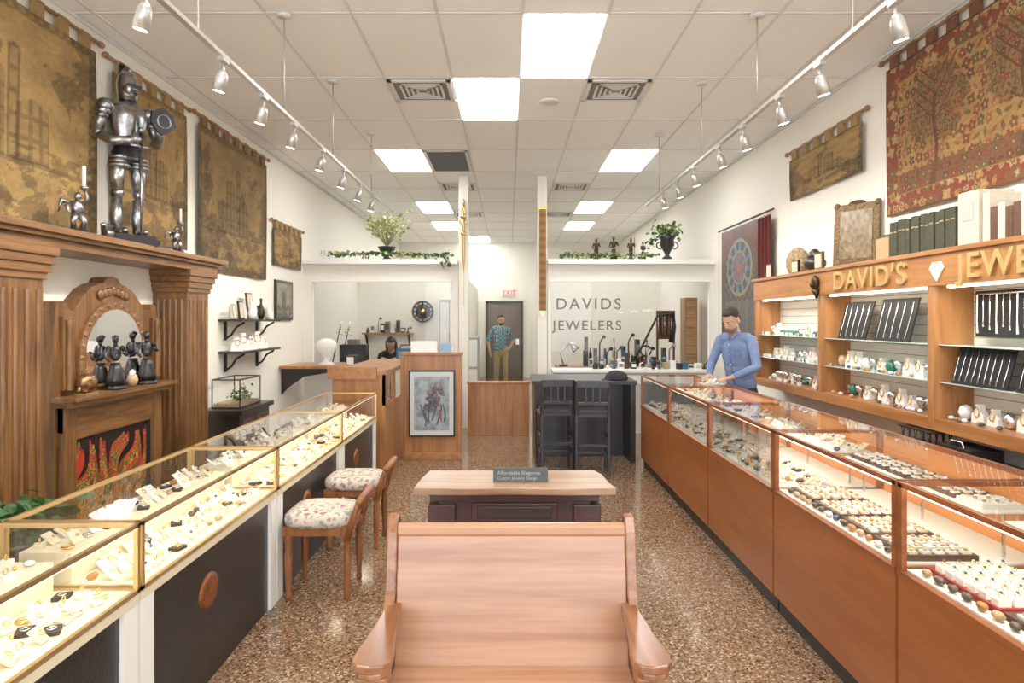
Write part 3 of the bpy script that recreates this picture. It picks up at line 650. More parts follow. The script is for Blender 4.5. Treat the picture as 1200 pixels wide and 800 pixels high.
# ------------------------------------------------------------ tapestries
def fr(x,y,z,o=5): return noise.fractal(Vector((x,y,z)),.7,2.1,o)
def scenef(seed,asp=1.0,dark=1.0):
    def f(u,v):
        n=fr(u*5+seed,v*5/asp,seed); n2=fr(u*18,v*18/asp,seed+3,3); n3=fr(u*45,v*45/asp,seed+4,2)
        base=np.array((.32,.195,.065))*dark
        k=.92+.28*n+.18*n3
        m_=fr(u*3.2+seed*2,v*2.4,seed+9)
        edge=max(0,abs(u-.5)*2-.45)
        if m_+edge*.9-.15*v>.32 : k*=.48+.3*abs(n2)
        if v<.38 and fr(u*9,v*14,seed+5)>.05: k*=.56
        for bx_,bw,bh in((.42,.07,.72),(.53,.03,.82),(.62,.08,.6),(.3,.05,.55)):
            if abs(u-bx_)<bw and .3<v<bh-.5*abs(u-bx_):
                k*=.74
                if (int(u*60)%3==0) or int(v*50)%5==0: k*=.66
        if abs(v-.3)<.008: k*=.6
        if u<.045 or u>.955 or v<.05 or v>.955: k*=.5+.25*(math.sin(u*120)*math.sin(v*120)>0)
        return base*max(.15,k)
    return f
ROD=mat('rod_oak',(.26,.12,.037),.4)
def wall_tap(name,side,y0,y1,z0,z1,f,nu,nv,tabs=6,rod=True,fold=.012,seed=1,wv=3,tabcol=(.27,.165,.055)):
    b=B(name); X=side*(XW-.035)
    d=lambda u,v: fold*math.sin(u*2*PI*wv+seed)*(1.1-v)+.006*math.sin(u*31+v*3)
    b.grid((X,y0,z0),(0,y1-y0,0),(0,0,z1-z0),nu,nv,f,TAPEST,d,Vector((-side,0,0)))
    TC=mat('tab_'+name+str(seed),tabcol,.9,var=.2,vscale=40)
    if tabs:
        for i in range(tabs):
            y=y0+(i+.5)*(y1-y0)/tabs; w=(y1-y0)/tabs*.22
            b.box(X-.012,X+.012,y-w,y+w,z1-.01,z1+.10,TC)
    if rod:
        zr=z1+.085
        b.cyl((X,y0-.06,zr),(X,y1+.06,zr),.014,ROD,8)
        for y in(y0-.07,y1+.07): b.ell((X,y,zr),(.025,.035,.025),ROD,seg=8)
    b.done()
wall_tap('wall_tapestry',-1,3.2,4.90,2.17,3.55,scenef(2.3,.8,1.05),160,130,7,True,.018,1)
wall_tap('wall_tapestry',-1,5.1,6.28,2.25,3.50,scenef(7.7,1,.92),120,130,5,True,.014,2,4)
wall_tap('wall_tapestry',-1,6.52,8.36,2.10,3.52,scenef(12.1,.8,.66),150,120,7,True,.006,3,2,(.16,.085,.025))
wall_tap('wall_tapestry',-1,8.62,9.78,2.32,2.80,scenef(17.7,.4,1.0),90,40,6,True,.006,4)
def hsh(i,j,k=0): 
    x=math.sin(i*127.1+j*311.7+k*74.7)*43758.5453; return x-math.floor(x)
def flower(X,Y,s,seed,pal,bg,size=.36):
    gy=Y*s; j=math.floor(gy); gx=X*s+(.5 if j%2 else 0); i=math.floor(gx)
    fx=gx-i-.5-(hsh(i,j,seed)-.5)*.25; fy=gy-j-.5-(hsh(i,j,seed+1)-.5)*.25
    d=math.hypot(fx,fy); a=math.atan2(fy,fx); h=hsh(i,j,seed+2)
    if h<.55:
        pr=size+.10*math.cos((5 if h<.3 else 4)*a+h*20)
        if d<.09: return pal[0]
        if d<pr*.55: return pal[1+int(h*97)%(len(pal)-1)]
        if d<pr: return pal[1+int(h*53+1)%(len(pal)-1)]
        return bg
    c,s_=math.cos(h*40),math.sin(h*40); x1=fx*c+fy*s_; y1=-fx*s_+fy*c
    if abs(y1)<.17*(1-(x1/.45)**2) and abs(x1)<.45:
        return bg*.6 if abs(y1)<.03 else pal[1+int(h*71)%(len(pal)-1)]
    return bg
TAN_=np.array((.31,.165,.052)); RED_=np.array((.18,.038,.016)); OLI=np.array((.10,.07,.023)); BRO=np.array((.085,.034,.014)); RUS=np.array((.24,.085,.028)); CRM=np.array((.38,.25,.105))
def treef(u,v):
    n=fr(u*9,v*9,3,4); n2=fr(u*60,v*60,5,2); X=u*2.06; Y=v*1.16
    e=min(X,2.06-X,Y,1.16-Y); k=1+.3*n2
    if e<.012: return BRO*k
    if e<.15:
        if e>.14: return TAN_*.8
        return flower(X,Y,11,3,[CRM,TAN_,CRM*.8,OLI],RED_*.9,.42)*k
    for tx,h in((.62,.76),(1.45,.72)):
        d=((X-tx)/.33)**2+((Y-h)/.27)**2
        if abs(X-tx-.02*math.sin(Y*12))<.02+.05*max(0,.3-Y)*3 and Y<h+.08: return BRO*k
        for q in range(4):
            vv=h-.12+.09*q
            if abs((Y-vv)-abs(X-tx)*.9)<.009 and abs(X-tx)<.24: return BRO*k
        if d<1+.4*n: return flower(X,Y,19,9,[TAN_,OLI,BRO,OLI*.8,RED_],TAN_*.6,.48)*k
    if Y<.30: return flower(X,Y,14,21,[CRM,RED_,OLI,BRO],BRO*1.6,.42)*k
    return flower(X,Y,12,33,[CRM,RED_,RUS,BRO,OLI],TAN_*(.9+.2*n),.42)*k
wall_tap('floral_tapestry',1,3.3,5.36,2.42,3.58,treef,340,200,9,True,.006,5,2,(.13,.05,.025))
wall_tap('small_wall_tapestry',1,5.72,7.20,2.87,3.30,scenef(21.3,.4,.95),110,50,6,True,.008,6,3)
def rosef(u,v):
    n=fr(u*12,v*12,2,3)
    x=(u-.5)*1.0; y=(v-.64)*1.3
    r_=math.hypot(x,y); a=math.atan2(y,x)
    top=.97-1.0*abs(u-.5)**1.7
    if v>top: return np.array((.10,.014,.01))*(1+.6*n)
    if u<.11 or u>.89 or v<.06 or v>top-.06: return np.array((.06,.03,.014))*(1+.8*math.sin(v*120)*math.sin(u*80))
    if r_<.34:
        if abs(r_-.32)<.018 or abs(r_-.19)<.012: return (.26,.20,.11)
        if r_<.055: return (.35,.10,.04)
        if math.sin(a*12)>.2: return (.03,.12,.22) if n>0 else (.10,.20,.24)
        return (.03,.03,.045) if r_>.19 else (.18,.05,.03)
    if v<.34:
        if abs(math.sin(u*PI*5))>.93: return (.17,.13,.07)
        return (.025,.08,.14) if fr(u*30,v*30,7,2)>0 else (.18,.10,.04)
    return (.12,.08,.045) if math.sin(u*50)*math.sin(v*60)>.1 else (.02,.03,.045)
b=B('gothic_window_banner'); b.grid((XW-.06,8.02,1.36),(0,1.4,0),(0,0,1.44),110,130,rosef,PAINT); b.box(XW-.055,XW-.002,8.0,9.44,1.34,2.82,DARKW); b.done()
b=B('red_drape')
b.grid((XW-.07,7.62,1.45),(0,.34,0),(0,0,1.35),24,10,lambda u,v:(.08,.006,.006),TAPEST,lambda u,v:.03*math.sin(u*20),Vector((-1,0,0)))
b.tube([(XW-.05,7.6,2.86),(XW-.05,9.6,2.86)],.012,BRN,6); b.done()
# ------------------------------------------------------------ right wall display unit
UX=2.75; UZ0=.94; UZ1=2.02
b=B('wall_display_unit'); yb=[2.80,4.36,5.92,7.45]
SLAT=mat('slatwall_white',(.78,.75,.67),.5); GRV=mat('slat_groove',(.27,.24,.20),.6); SHG=mat('shelf_glass',(.47,.61,.55),.1)
b.box(UX+.25,XW-.003,yb[0],yb[-1],UZ0,UZ1,SLAT)
for i in range(11): b.box(UX+.245,UX+.251,yb[0],yb[-1],UZ0+.1+i*.075,UZ0+.106+i*.075,GRV)
b.box(UX-.02,XW-.003,yb[0],yb[-1]+.03,UZ1-.20,UZ1,LOAKY); b.box(UX-.04,XW-.003,yb[0],yb[-1]+.05,UZ1-.0,UZ1+.03,LOAKY)
b.box(UX-.01,XW-.003,yb[0],yb[-1]+.03,UZ0-.05,UZ0+.03,LOAKY)
for y in yb: b.box(UX-.012,XW-.003,y-.03,y+.03,UZ0-.03,UZ1-.19,LOAK)
for k in range(3):
    for z in(1.20,1.44): b.box(UX+.02,UX+.25,yb[k]+.03,yb[k+1]-.03,z-.003,z+.003,SHG)
    b.box(UX+.03,UX+.06,yb[k]+.1,yb[k+1]-.1,UZ1-.215,UZ1-.202,LED)
b.done(.003)
for k in range(3): area('unit_light',(UX+.07,(yb[k]+yb[k+1])/2,UZ1-.23),.05,4.6,(0,math.radians(25),0),(1,.91,.75),1.2)
BR=mat('brass_letters',(.72,.50,.20),.35,.7)
e=bpy.data.objects.new('shelf_sign_letters',None); S.collection.objects.link(e)
RT=(PI/2,0,-PI/2)
text('line_1',"DAVID'S",(UX-.03,5.62,1.855),RT,.205,BR,.01,.004,1.25,e,1.12)
text('line_2',"JEWELERS",(UX-.03,4.06,1.855),RT,.205,BR,.01,.004,1.15,e,1.12)
b=B('diamond_emblem'); yc=4.27
b.prism([(yc-.07,1.93),(yc-.04,1.97),(yc+.04,1.97),(yc+.07,1.93),(yc,1.845)],'x',UX-.035,UX-.021,mat('emblem_white',(.8,.78,.7),.3)); b.done(.003)
def bust(b,x,y,z,h,m):
    b.M=Matrix.Translation((x,y,z))
    b.prism([(-.45*h,0),(.45*h,0),(.42*h,.45*h),(.16*h,.7*h),(.13*h,h),(-.13*h,h),(-.16*h,.7*h),(-.42*h,.45*h)],'x',-.02,.02,m)
    b.ring((-.025,0,.58*h),.2*h,.004,GOLD,axis='x',seg=14,sub=4,ry=1.3); b.rs()
b=B('shelf_jewelry'); r=random.Random(9)
for k in range(3):
    for z in(UZ0+.031,1.204,1.444):
        y=yb[k]+.12
        while y<yb[k+1]-.12:
            t=r.random(); x=UX+.13
            if k==0 and z>1.1: y+=9; continue
            if k==1 and z>1.3: y+=9; continue
            if t<.3: bust(b,x,y,z,r.uniform(.09,.14),WFELT); y+=.13
            elif t<.5: b.ell((x,y,z+.03),(.04,.05,.03),r.choice([GEMS[0],GEMS[0],GEMS[3],GEMS[6]]),seg=8); y+=.11
            elif t<.72: b.lathe((x,y,z),[(.02,0),(.005,.02),(.03,.05),(.04,.09)],SILV,10); y+=.10
            elif t<.84: b.box(x-.04,x+.04,y-.035,y+.035,z,z+.02,RED); b.prism([(-.035+y,z+.02),(y+.035,z+.02),(y+.035,z+.07),(y-.035,z+.07)],'x',x+.03,x+.04,WFELT); y+=.12
            else: b.ell((x,y,z+.05),(.045,.045,.05),r.choice([GEMS[3],GEMS[5],GEMS[0],SILV]),seg=8); y+=.12
        if k==2: 
            for i in range(22): yy=r.uniform(yb[k]+.06,yb[k+1]-.06); b.box(UX+.04,UX+.07,yy-.015,yy+.015,z,z+.03,r.choice([TAG,WFELT,SILV]))
        elif z<1.0 or k==1 and z<1.3:
            for i in range(16): yy=r.uniform(yb[k]+.06,yb[k+1]-.06); b.ell((UX+.05,yy,z+.013),(.02,.02,.013),r.choice(GEM2),seg=6)
b.done()
BV=mat('black_velvet',(.005,.005,.006),.9)
def pad(b,y0,y1,z0,z1,x,n,m=SILV,tilt=.08):
    b.prism([(x-.01,z0),(x,z0),(x+tilt,z1),(x+tilt-.01,z1)],'y',y0,y1,BV)
    for i in range(n):
        yy=y0+(i+.5)*(y1-y0)/n
        q=lambda t:(x-.016+tilt*t,yy+.004*math.sin(t*20+i),z0+(z1-z0)*t)
        b.tube([q(.08),q(.3),q(.6),q(.92)],[.006,.004,.003,.002],m,5)
b=B('necklace_display_pad'); pad(b,5.28,5.72,1.445,1.75,UX+.06,5); b.done()
b=B('necklace_display_pad'); pad(b,4.70,5.16,1.445,1.76,UX+.06,5,SILV); b.done()
b=B('bracelet_display_pad'); pad(b,3.75,4.22,1.205,1.43,UX+.04,9,SILV,.06); b.done()
b=B('bracelet_display_pad'); pad(b,3.20,3.68,1.205,1.43,UX+.04,9,SILV,.06); b.done()
b=B('hanging_chain_rack'); b.box(UX+.17,UX+.18,3.3,4.2,1.50,1.78,BV); b.cyl((UX+.15,3.3,1.76),(UX+.15,4.2,1.76),.006,SILV,6)
for i in range(16): 
    y=3.33+i*.055; b.tube([(UX+.15,y,1.76),(UX+.15,y+.004,1.6),(UX+.15,y,1.52+.02*(i%3))],[.004,.003,.007],SILV if i%3 else WFELT,5)
b.done()
ZT=UZ1+.031
def frontf(u,v):
    n=fr(u*8,v*8,4); return np.array((.17,.115,.055))*(1+.8*n)
GF=mat('gilt_frame',(.11,.062,.022),.4,.5,var=.5,vscale=60,bump=.8,bscale=60)
b=B('gilt_framed_picture')
b.M=Matrix.Translation((UX+.235,5.42,ZT+.004))@Matrix.Rotation(.62,4,'Z')@Matrix.Rotation(.06,4,'Y')
b.box(0,.03,0,.38,0,.52,GF); b.grid((-.004,.055,.06),(0,.27,0),(0,0,.40),24,30,frontf,PAINT)
for i in range(4): b.ell((.01,.19,.52+.0),(.012,.08,.03),GF)
for y in(.02,.36): b.ell((.01,y,.51),(.02,.03,.03),GF)
b.rs(); b.done(.006)
b=B('row_of_green_books'); y=4.95; r=random.Random(4)
while y>4.24:
    w=r.uniform(.048,.055); h=.26+r.uniform(0,.012); dd=r.uniform(0,.012); b.box(UX+.05+dd,UX+.24,y-w,y-.006,ZT,ZT+h,GREENB); b.box(UX+.047+dd,UX+.05+dd,y-w+.006,y-.012,ZT+h*.7,ZT+h*.73,GOLDT); y-=w
b.done(.004)
b=B('large_cream_book'); b.box(UX+.04,UX+.26,3.99,4.17,ZT,ZT+.33,PAGE); b.box(UX+.035,UX+.045,4.03,4.13,ZT+.15,ZT+.27,mat('label_gray',(.4,.38,.34),.7)); b.done(.003)
b=B('row_of_books'); y=3.97
for i in range(8): w=.06; m_=[PAGE,BRN,PAGE,BRN,BRN,PAGE,GREENB,BRN][i]; b.box(UX+.05,UX+.24,y-w,y-.003,ZT,ZT+(.19 if i>0 else .3)+.015*(i%3),m_); y-=w
b.done(.003)
b=B('leather_book_stack') 
for i in range(4): b.box(UX+.0,UX+.2,3.25+i*.012,3.46-i*.01,ZT+i*.045,ZT+.042+i*.045,[BRN,PAGE,BRN,BRN][i])
b.done(.003)
b=B('dark_ribbed_vase'); b.lathe((UX+.10,6.25,ZT),[(.04,0),(.05,.01),(.095,.05),(.10,.09),(.07,.14),(.035,.16),(.05,.18),(.02,.21)],URN,16); b.done()
b=B('embroidered_cushion'); b.ell((UX+.19,6.85,ZT+.14),(.07,.22,.15),mat('cushion_fabric',(.32,.22,.12),.9,var=.5,vscale=25),seg=20); b.done()
b=B('photo_frame'); b.box(UX+.03,UX+.05,6.45,6.60,ZT,ZT+.13,DARKW); b.box(UX+.026,UX+.03,6.465,6.585,ZT+.015,ZT+.115,PAGE); b.done()
b=B('photo_frame'); b.box(UX+.03,UX+.05,5.95,6.11,ZT,ZT+.16,GF); b.box(UX+.026,UX+.03,5.97,6.09,ZT+.02,ZT+.14,PAGE); b.done()
b=B('photo_frame'); b.box(UX+.13,UX+.15,5.06,5.28,ZT,ZT+.2,GF); b.box(UX+.126,UX+.13,5.08,5.26,ZT+.02,ZT+.18,MC['tool_tan']); b.done()
b=B('photo_frame'); b.box(UX+.03,UX+.05,7.1,7.24,ZT,ZT+.15,DARKW); b.box(UX+.026,UX+.03,7.115,7.225,ZT+.015,ZT+.135,PAGE); b.done()
b=B('lion_head_bracket'); b.ell((UX-.05,5.92,1.93),(.03,.05,.07),BRONZE,seg=10); b.ell((UX-.075,5.92,1.91),(.02,.025,.03),BRONZE,seg=8); b.tube([(UX-.045,5.92,1.87),(UX-.035,5.92,1.79)],[.04,.01],BRONZE,8); b.done()
b=B('back_credenza'); b.box(2.62,XW-.02,2.6,5.0,.0,.70,PARTW); b.box(2.60,XW-.02,2.58,5.02,.70,.73,DARKW); b.done()
b=B('wire_basket')
for i in range(5):
    for j in range(2): b.tube([(2.7+j*.14,4.3+i*.07,.735),(2.7+j*.14,4.335+i*.07,.88)],.005,BLK,5); b.tube([(2.7+j*.14,4.335+i*.07,.735),(2.7+j*.14,4.3+i*.07,.88)],.005,BLK,5)
b.box(2.69,2.85,4.28,4.64,.873,.882,BLK); b.done()
b=B('black_case'); b.box(2.68,2.88,3.9,4.2,.735,.84,BLK); b.tube([(2.7,3.98,.84),(2.7,4.0,.87),(2.7,4.1,.87),(2.7,4.12,.84)],.006,SILV,6); b.done(.006)
# ------------------------------------------------------------ mantel (left wall)
b=B('fireplace_mantel'); MX=-2.75
def pil(y0,y1):
    b.box(-XW+.003,MX,y0,y1,0,2.02,OAK); b.box(-XW+.003,MX+.03,y0-.02,y1+.02,0,.28,OAK); b.box(-XW+.003,MX+.02,y0-.015,y1+.015,.28,.32,OAK)
    for k,(zz,e_) in enumerate([(1.84,.015),(1.88,.03),(1.93,.045),(1.98,.06)]): b.box(-XW+.003,MX+e_,y0-e_,y1+e_,zz,zz+.05,OAKY)
    n=5
    for i in range(n):
        y=y0+.05+(y1-y0-.1)*i/(n-1); b.tube([(MX+.002,y,.36),(MX+.002,y,1.78)],.014,OAK,8)
        x=-XW+.05+(MX+XW-.1)*i/(n-1); b.tube([(x,y0-.002,.36),(x,y0-.002,1.78)],.012,OAK,8)
pil(3.5,3.97); pil(5.75,6.15)
b.box(-XW+.003,-2.70,3.3,6.24,2.03,2.085,OAKY); b.box(-XW+.003,-2.66,3.3,6.28,2.085,2.11,OAKY); b.box(-XW+.003,-2.63,3.3,6.31,2.11,2.15,OAKY)
b.done(.004)
b=B('fireplace_surround'); IX=-2.93
pts=[(4.34,0),(4.34,1.66),(4.36,1.72),(4.42,1.73),(4.46,1.68),(4.52,1.66),(4.60,1.74),(4.70,1.82),(4.80,1.86),(4.86,1.87),(4.90,1.91),(4.97,1.92),(5.04,1.91),(5.08,1.87),(5.14,1.86),(5.24,1.82),(5.34,1.74),(5.42,1.66),(5.48,1.68),(5.52,1.73),(5.58,1.72),(5.60,1.66),(5.60,0)]
b.prism(pts,'x',-XW+.003,IX,OAK)
for y in(4.36,5.46): b.box(IX,IX+.05,y,y+.12,0,1.05,OAK); b.box(IX,IX+.03,y+.02,y+.10,1.14,1.62,OAK); b.lathe((IX+.04,y+.06,1.14),[(.03,0),(.02,.05),(.03,.2),(.02,.4),(.03,.46)],OAK,10)
b.box(IX,IX+.16,4.30,5.64,1.07,1.10,OAKY); b.box(IX,IX+.12,4.33,5.61,1.03,1.07,OAKY); b.box(IX,IX+.04,4.36,5.58,.86,1.03,OAKY)
b.box(IX,IX+.06,4.30,5.64,0,.16,OAKY)
arc=lambda rr,n=14:[(4.97-rr*math.cos(PI*k/n),1.34+rr*.95*math.sin(PI*k/n)) for k in range(n+1)]
b.prism([(4.97-.42,1.13)]+arc(.42)+[(4.97+.42,1.13)],'x',IX,IX+.025,OAKY)
b.prism([(4.97-.36,1.15)]+arc(.36)+[(4.97+.36,1.15)],'x',IX+.025,IX+.03,MIRROR)
for k in range(15):
    a=PI*k/14; b.ell((IX+.02,4.97-.39*math.cos(a),1.34+.39*.95*math.sin(a)),(.014,.03,.02),OAKY,seg=8)
for k in range(-3,4): b.ell((IX+.012,4.97+k*.055,1.82-abs(k)*.012),(.012,.035,.035),OAKY,seg=8)
b.box(IX,IX+.035,4.48,5.46,.80,.86,OAKY)
def flamef(u,v):
    w=u+.07*math.sin(v*5+u*9)-.18*v
    h=.78+.18*math.sin(w*31)+.08*math.sin(w*63+1)
    n=fr(w*9,v*1.6,4,4); q=math.sin(n*9+w*34)
    if v>h: return (.008,.005,.007)
    k=v/h
    if abs(q)<.2: return (.012,.007,.006)
    if q>.6: return (.38,.03,.012) if k>.4 else (.50,.13,.02)
    if q>.2: return (.56,.30,.04) if k<.75 else (.38,.03,.015)
    if q>-.6: return (.38,.33,.06) if n>0 else (.45,.06,.015)
    return (.055,.085,.02) if k<.8 else (.22,.025,.012)
b.grid((IX+.006,4.52,.20),(0,.90,0),(0,0,.60),150,100,flamef,PAINT)
b.box(IX,IX+.02,4.48,4.52,.16,.86,BLK); b.box(IX,IX+.02,5.42,5.46,.16,.86,BLK)
b.done(.003)
ZS=1.101
b=B('brass_helmet_ornament'); b.at((IX+.09,4.52,ZS)); b.ell((0,0,.075),(.06,.09,.073),mat('antique_brass',(.24,.12,.05),.3,.8,var=.5,vscale=30),seg=14); b.tube([(0,-.09,.03),(0,0,.145),(0,.09,.03)],[.012,.02,.012],GOLDT,8); b.box(-.04,.04,-.07,.07,0,.012,GOLDT); b.rs(); b.done()
figurine('pewter_statuette',(IX+.085,4.86,ZS),.40,PEWTER,.6,1); figurine('pewter_statuette',(IX+.085,5.28,ZS),.42,PEWTER,.5,1)
b=B('small_stone_ornament'); b.ell((IX+.09,5.07,1.15),(.04,.05,.05),GEMS[5],seg=8); b.ell((IX+.09,5.07,1.2),(.02,.03,.03),GEMS[3],seg=8); b.done()
# knight
b=B('suit_of_armor'); b.at((-2.81,4.95,2.151),1.0,sc=1.0)
m_=STEEL; D=mat('armor_dark',(.04,.04,.045),.35,.9)
b.box(-.17,.17,-.14,.14,0,.045,D)
b.box(-.15,.15,-.12,.12,.045,.07,D)
for sx in(-1,1):
    x=sx*.075
    b.ell((x,-.05,.095),(.035,.085,.03),m_,seg=12)
    for k in range(3): b.ell((x,-.03-k*.03,.10-.006*k),(.038,.02,.028),m_,seg=10)
    b.tube([(x,0,.09),(x,.012,.2),(x,0,.34)],[.032,.045,.036],m_,12)
    b.ell((x,-.012,.375),(.042,.048,.04),m_); b.ell((x+sx*.03,-.0,.375),(.012,.035,.035),D)
    b.tube([(x,0,.39),(x,0,.5),(sx*.07,0,.62)],[.042,.052,.062],m_,12)
    for k in range(3): b.tube([(sx*.07,-.02,.56+k*.03),(sx*.07,-.02,.585+k*.03)],[.078-.004*k,.07-.004*k],m_,12)
b.lathe((0,0,.60),[(.13,0),(.12,.04),(.10,.10),(.092,.14)],D,16,1,.75)
b.lathe((0,-.005,.72),[(.092,0),(.10,.02),(.12,.12),(.135,.2),(.13,.26),(.09,.31),(.05,.335)],m_,18,1,.8)
b.tube([(0,-.115,.74),(0,-.125,.88),(0,-.09,1.0)],[.006,.012,.006],m_,6)
b.lathe((0,0,1.02),[(.062,0),(.055,.03),(.06,.05)],D,14)
b.lathe((0,0,1.06),[(.065,0),(.072,.05),(.078,.11),(.07,.17),(.045,.21),(.01,.225)],m_,16,.92,1.08)
b.ell((0,-.045,1.14),(.058,.055,.065),m_,seg=12); b.box(-.05,.05,-.104,-.09,1.155,1.165,BLK)
for k in range(4): b.box(-.03,.03,-.103,-.09,1.10+k*.012,1.104+k*.012,BLK)
b.tube([(0,-.05,1.27),(0,.0,1.305),(0,.06,1.28),(0,.09,1.2)],[.01,.02,.022,.01],m_,8); b.tube([(0,.0,1.29),(.0,.06,1.33),(0,.12,1.27)],[.012,.03,.008],D,8)
for sx in(-1,1):
    b.ell((sx*.155,0,.985),(.068,.072,.06),m_); b.ell((sx*.175,0,.945),(.058,.065,.04),m_); b.ell((sx*.185,0,.91),(.05,.055,.03),m_)
b.tube([(-.18,0,.95),(-.205,0,.80)],[.042,.036],m_,10); b.ell((-.207,0,.785),(.042,.048,.04),m_); b.tube([(-.207,0,.78),(-.16,-.12,.72),(-.06,-.17,.74)],[.036,.034,.03],m_,10,True); b.ell((-.03,-.175,.75),(.04,.035,.035),m_)
b.tube([(.18,0,.95),(.205,-.02,.80)],[.042,.036],m_,10); b.ell((.207,-.02,.785),(.042,.048,.04),m_); b.tube([(.207,-.02,.78),(.16,-.14,.80),(.13,-.19,.88)],[.036,.034,.03],m_,10,True); b.ell((.12,-.20,.90),(.04,.035,.035),m_)
b.tube([(0,-.19,.07),(0,-.188,.70)],[.008,.014],m_,6); b.tube([(0,-.187,.70),(0,-.185,.80)],.012,D,8); b.tube([(-.08,-.187,.70),(.08,-.187,.70)],.01,m_,8); b.ell((0,-.185,.82),(.022,.022,.022),m_)
b.prism([(.04,.96),(.12,1.0),(.20,.96),(.22,.88),(.16,.82),(.12,.80),(.08,.82),(.03,.88)],'y',-.26,-.24,D); b.ring((.125,-.262,.90),.05,.008,m_,axis='y')
b.rs(); b.done()
def candle(y,h):
    b=B('figural_candlestick'); b.at((-2.80,y,2.151),1.0,sc=h)
    b.lathe((0,0,0),[(.28,0),(.3,.04),(.2,.07),(.2,.1)],PEWTER,12,1,.8)
    b.tube([(-.06,0,.1),(-.1,-.06,.25),(-.03,0,.4)],[.05,.05,.08],STEEL,8); b.tube([(.08,0,.1),(.1,-.04,.25),(.03,0,.4)],[.05,.05,.08],STEEL,8)
    b.ell((0,0,.5),(.1,.08,.14),STEEL); b.ell((0,-.01,.7),(.06,.06,.075),STEEL)
    b.tube([(-.1,0,.58),(-.2,-.05,.5),(-.2,-.12,.4)],[.035,.03,.025],STEEL,8,True); b.tube([(.1,0,.58),(.16,-.04,.68),(.1,-.06,.82)],[.035,.03,.025],STEEL,8,True)
    b.tube([(-.02,.06,.55),(-.2,.14,.62),(-.26,.12,.4)],[.02,.05,.01],STEEL,8)
    b.lathe((.08,-.07,.80),[(.02,0),(.07,.05),(.07,.08)],STEEL,10); b.cyl((.08,-.07,.87),(.08,-.07,1.25),.032,WFELT,10); b.cyl((.08,-.07,1.25),(.08,-.07,1.29),.005,BLK,6)
    b.rs(); b.done()
candle(4.36,.36); candle(5.66,.31)
b=B('pewter_dragon_ornament'); b.at((-2.74,4.60,2.151),.3)
b.tube([(0,-.10,.035),(0,-.02,.04),(0,.06,.038),(0,.10,.05)],[.02,.038,.035,.012],STEEL,8,True); b.tube([(0,-.1,.03),(0,-.13,.09),(0,-.16,.08)],[.02,.018,.012],STEEL,8,True)
b.add([(0,0,.06),(.06,.06,.13),(.02,.10,.11),(-.06,.08,.13)],[(0,1,2),(0,2,3)],STEEL); b.rs(); b.done()
b=B('potted_ivy_floor'); b.lathe((-2.45,3.35,0),[(.13,0),(.17,.3),(.2,.5),(.21,.52)],URN,16); leaves(b,[(-2.52,3.3,.60),(-2.42,3.38,.62),(-2.38,3.3,.58)],150,.075,(.09,.09,.05),[LEAF,LEAF,LEAF],12); b.done()
# ------------------------------------------------------------ left wall shelves etc
for z,y0,y1 in((1.585,7.05,8.25),(1.245,7.05,8.25)):
    b=B('wall_shelf'); b.box(-XW+.003,-2.80,y0,y1,z,z+.025,DARKW)
    for y in(y0+.15,y1-.15):
        b.box(-XW+.003,-3.02,y-.012,y+.012,z-.2,z,DARKW); b.tube([(-3.03,y,z-.18),(-2.97,y,z-.14),(-2.92,y,z-.06),(-2.83,y,z-.008)],.012,DARKW,8)
    b.done()
b=B('framed_photos_on_shelf'); z=1.611
for i,(y,w,h,m_) in enumerate([(7.15,.1,.16,SILV),(7.35,.12,.2,DARKW),(7.62,.16,.3,BRN),(7.92,.12,.16,BLK),(8.12,.1,.13,SILV)]):
    b.at((-2.92,y,z),0,0,-.12); b.box(-.01,.01,-w/2,w/2,0,h,m_); b.box(.01,.013,-w/2+.015,w/2-.015,.015,h-.015,PAGE)
b.rs(); b.done()
b=B('ceramic_bottles')
for y,h,m_ in((7.48,.20,WFELT),(7.76,.24,BRONZE),(8.02,.18,WFELT)): b.lathe((-2.86,y,1.611),[(.03,0),(.045,h*.25),(.035,h*.5),(.012,h*.75),(.016,h)],m_,12)
b.done()
b=B('necklace_busts')
for y,h in((7.15,.15),(7.32,.19),(7.52,.15),(7.72,.20),(7.9,.14)):
    b.at((-2.90,y,1.271),-.6); b.prism([(-.5*h,0),(.5*h,0),(.45*h,.5*h),(.15*h,.75*h),(.12*h,h),(-.12*h,h),(-.15*h,.75*h),(-.45*h,.5*h)],'x',-.02,.02,WFELT); b.ring((.024,0,.6*h),.2*h,.004,GOLD,axis='x',seg=14,sub=4)
b.rs(); b.done()
b=B('antique_side_cabinet'); b.box(-XW+.003,-2.62,6.6,7.5,.66,.71,DARKW); b.box(-XW+.003,-2.66,6.64,7.46,.12,.66,DARKW)
for x in(-2.70,-3.0):
    for y in(6.66,7.42): b.lathe((x,y,0),[(.02,0),(.03,.05),(.02,.12)],DARKW,8)
b.box(-2.665,-2.65,6.70,7.03,.18,.60,MAHOG); b.box(-2.665,-2.65,7.07,7.40,.18,.60,MAHOG); b.ell((-2.64,7.0,.4),(.015,.015,.015),GOLD); b.ell((-2.64,7.1,.4),(.015,.015,.015),GOLD); b.done(.004)
b=B('glass_terrarium'); x0,x1,y0,y1,z0,z1=-2.98,-2.70,6.75,7.3,.718,1.0
for x in(x0,x1):
    for y in(y0,y1): b.box(x-.005,x+.005,y-.005,y+.005,z0,z1,BLK)
for z in(z0,z1):
    for x in(x0,x1): b.box(x-.006,x+.006,y0,y1,z-.006,z+.006,BLK)
    for y in(y0,y1): b.box(x0,x1,y-.006,y+.006,z-.006,z+.006,BLK)
b.quad((x1,y0,z0),(x1,y1,z0),(x1,y1,z1),(x1,y0,z1),GLASS); b.quad((x0,y0,z0),(x1,y0,z0),(x1,y0,z1),(x0,y0,z1),GLASS)
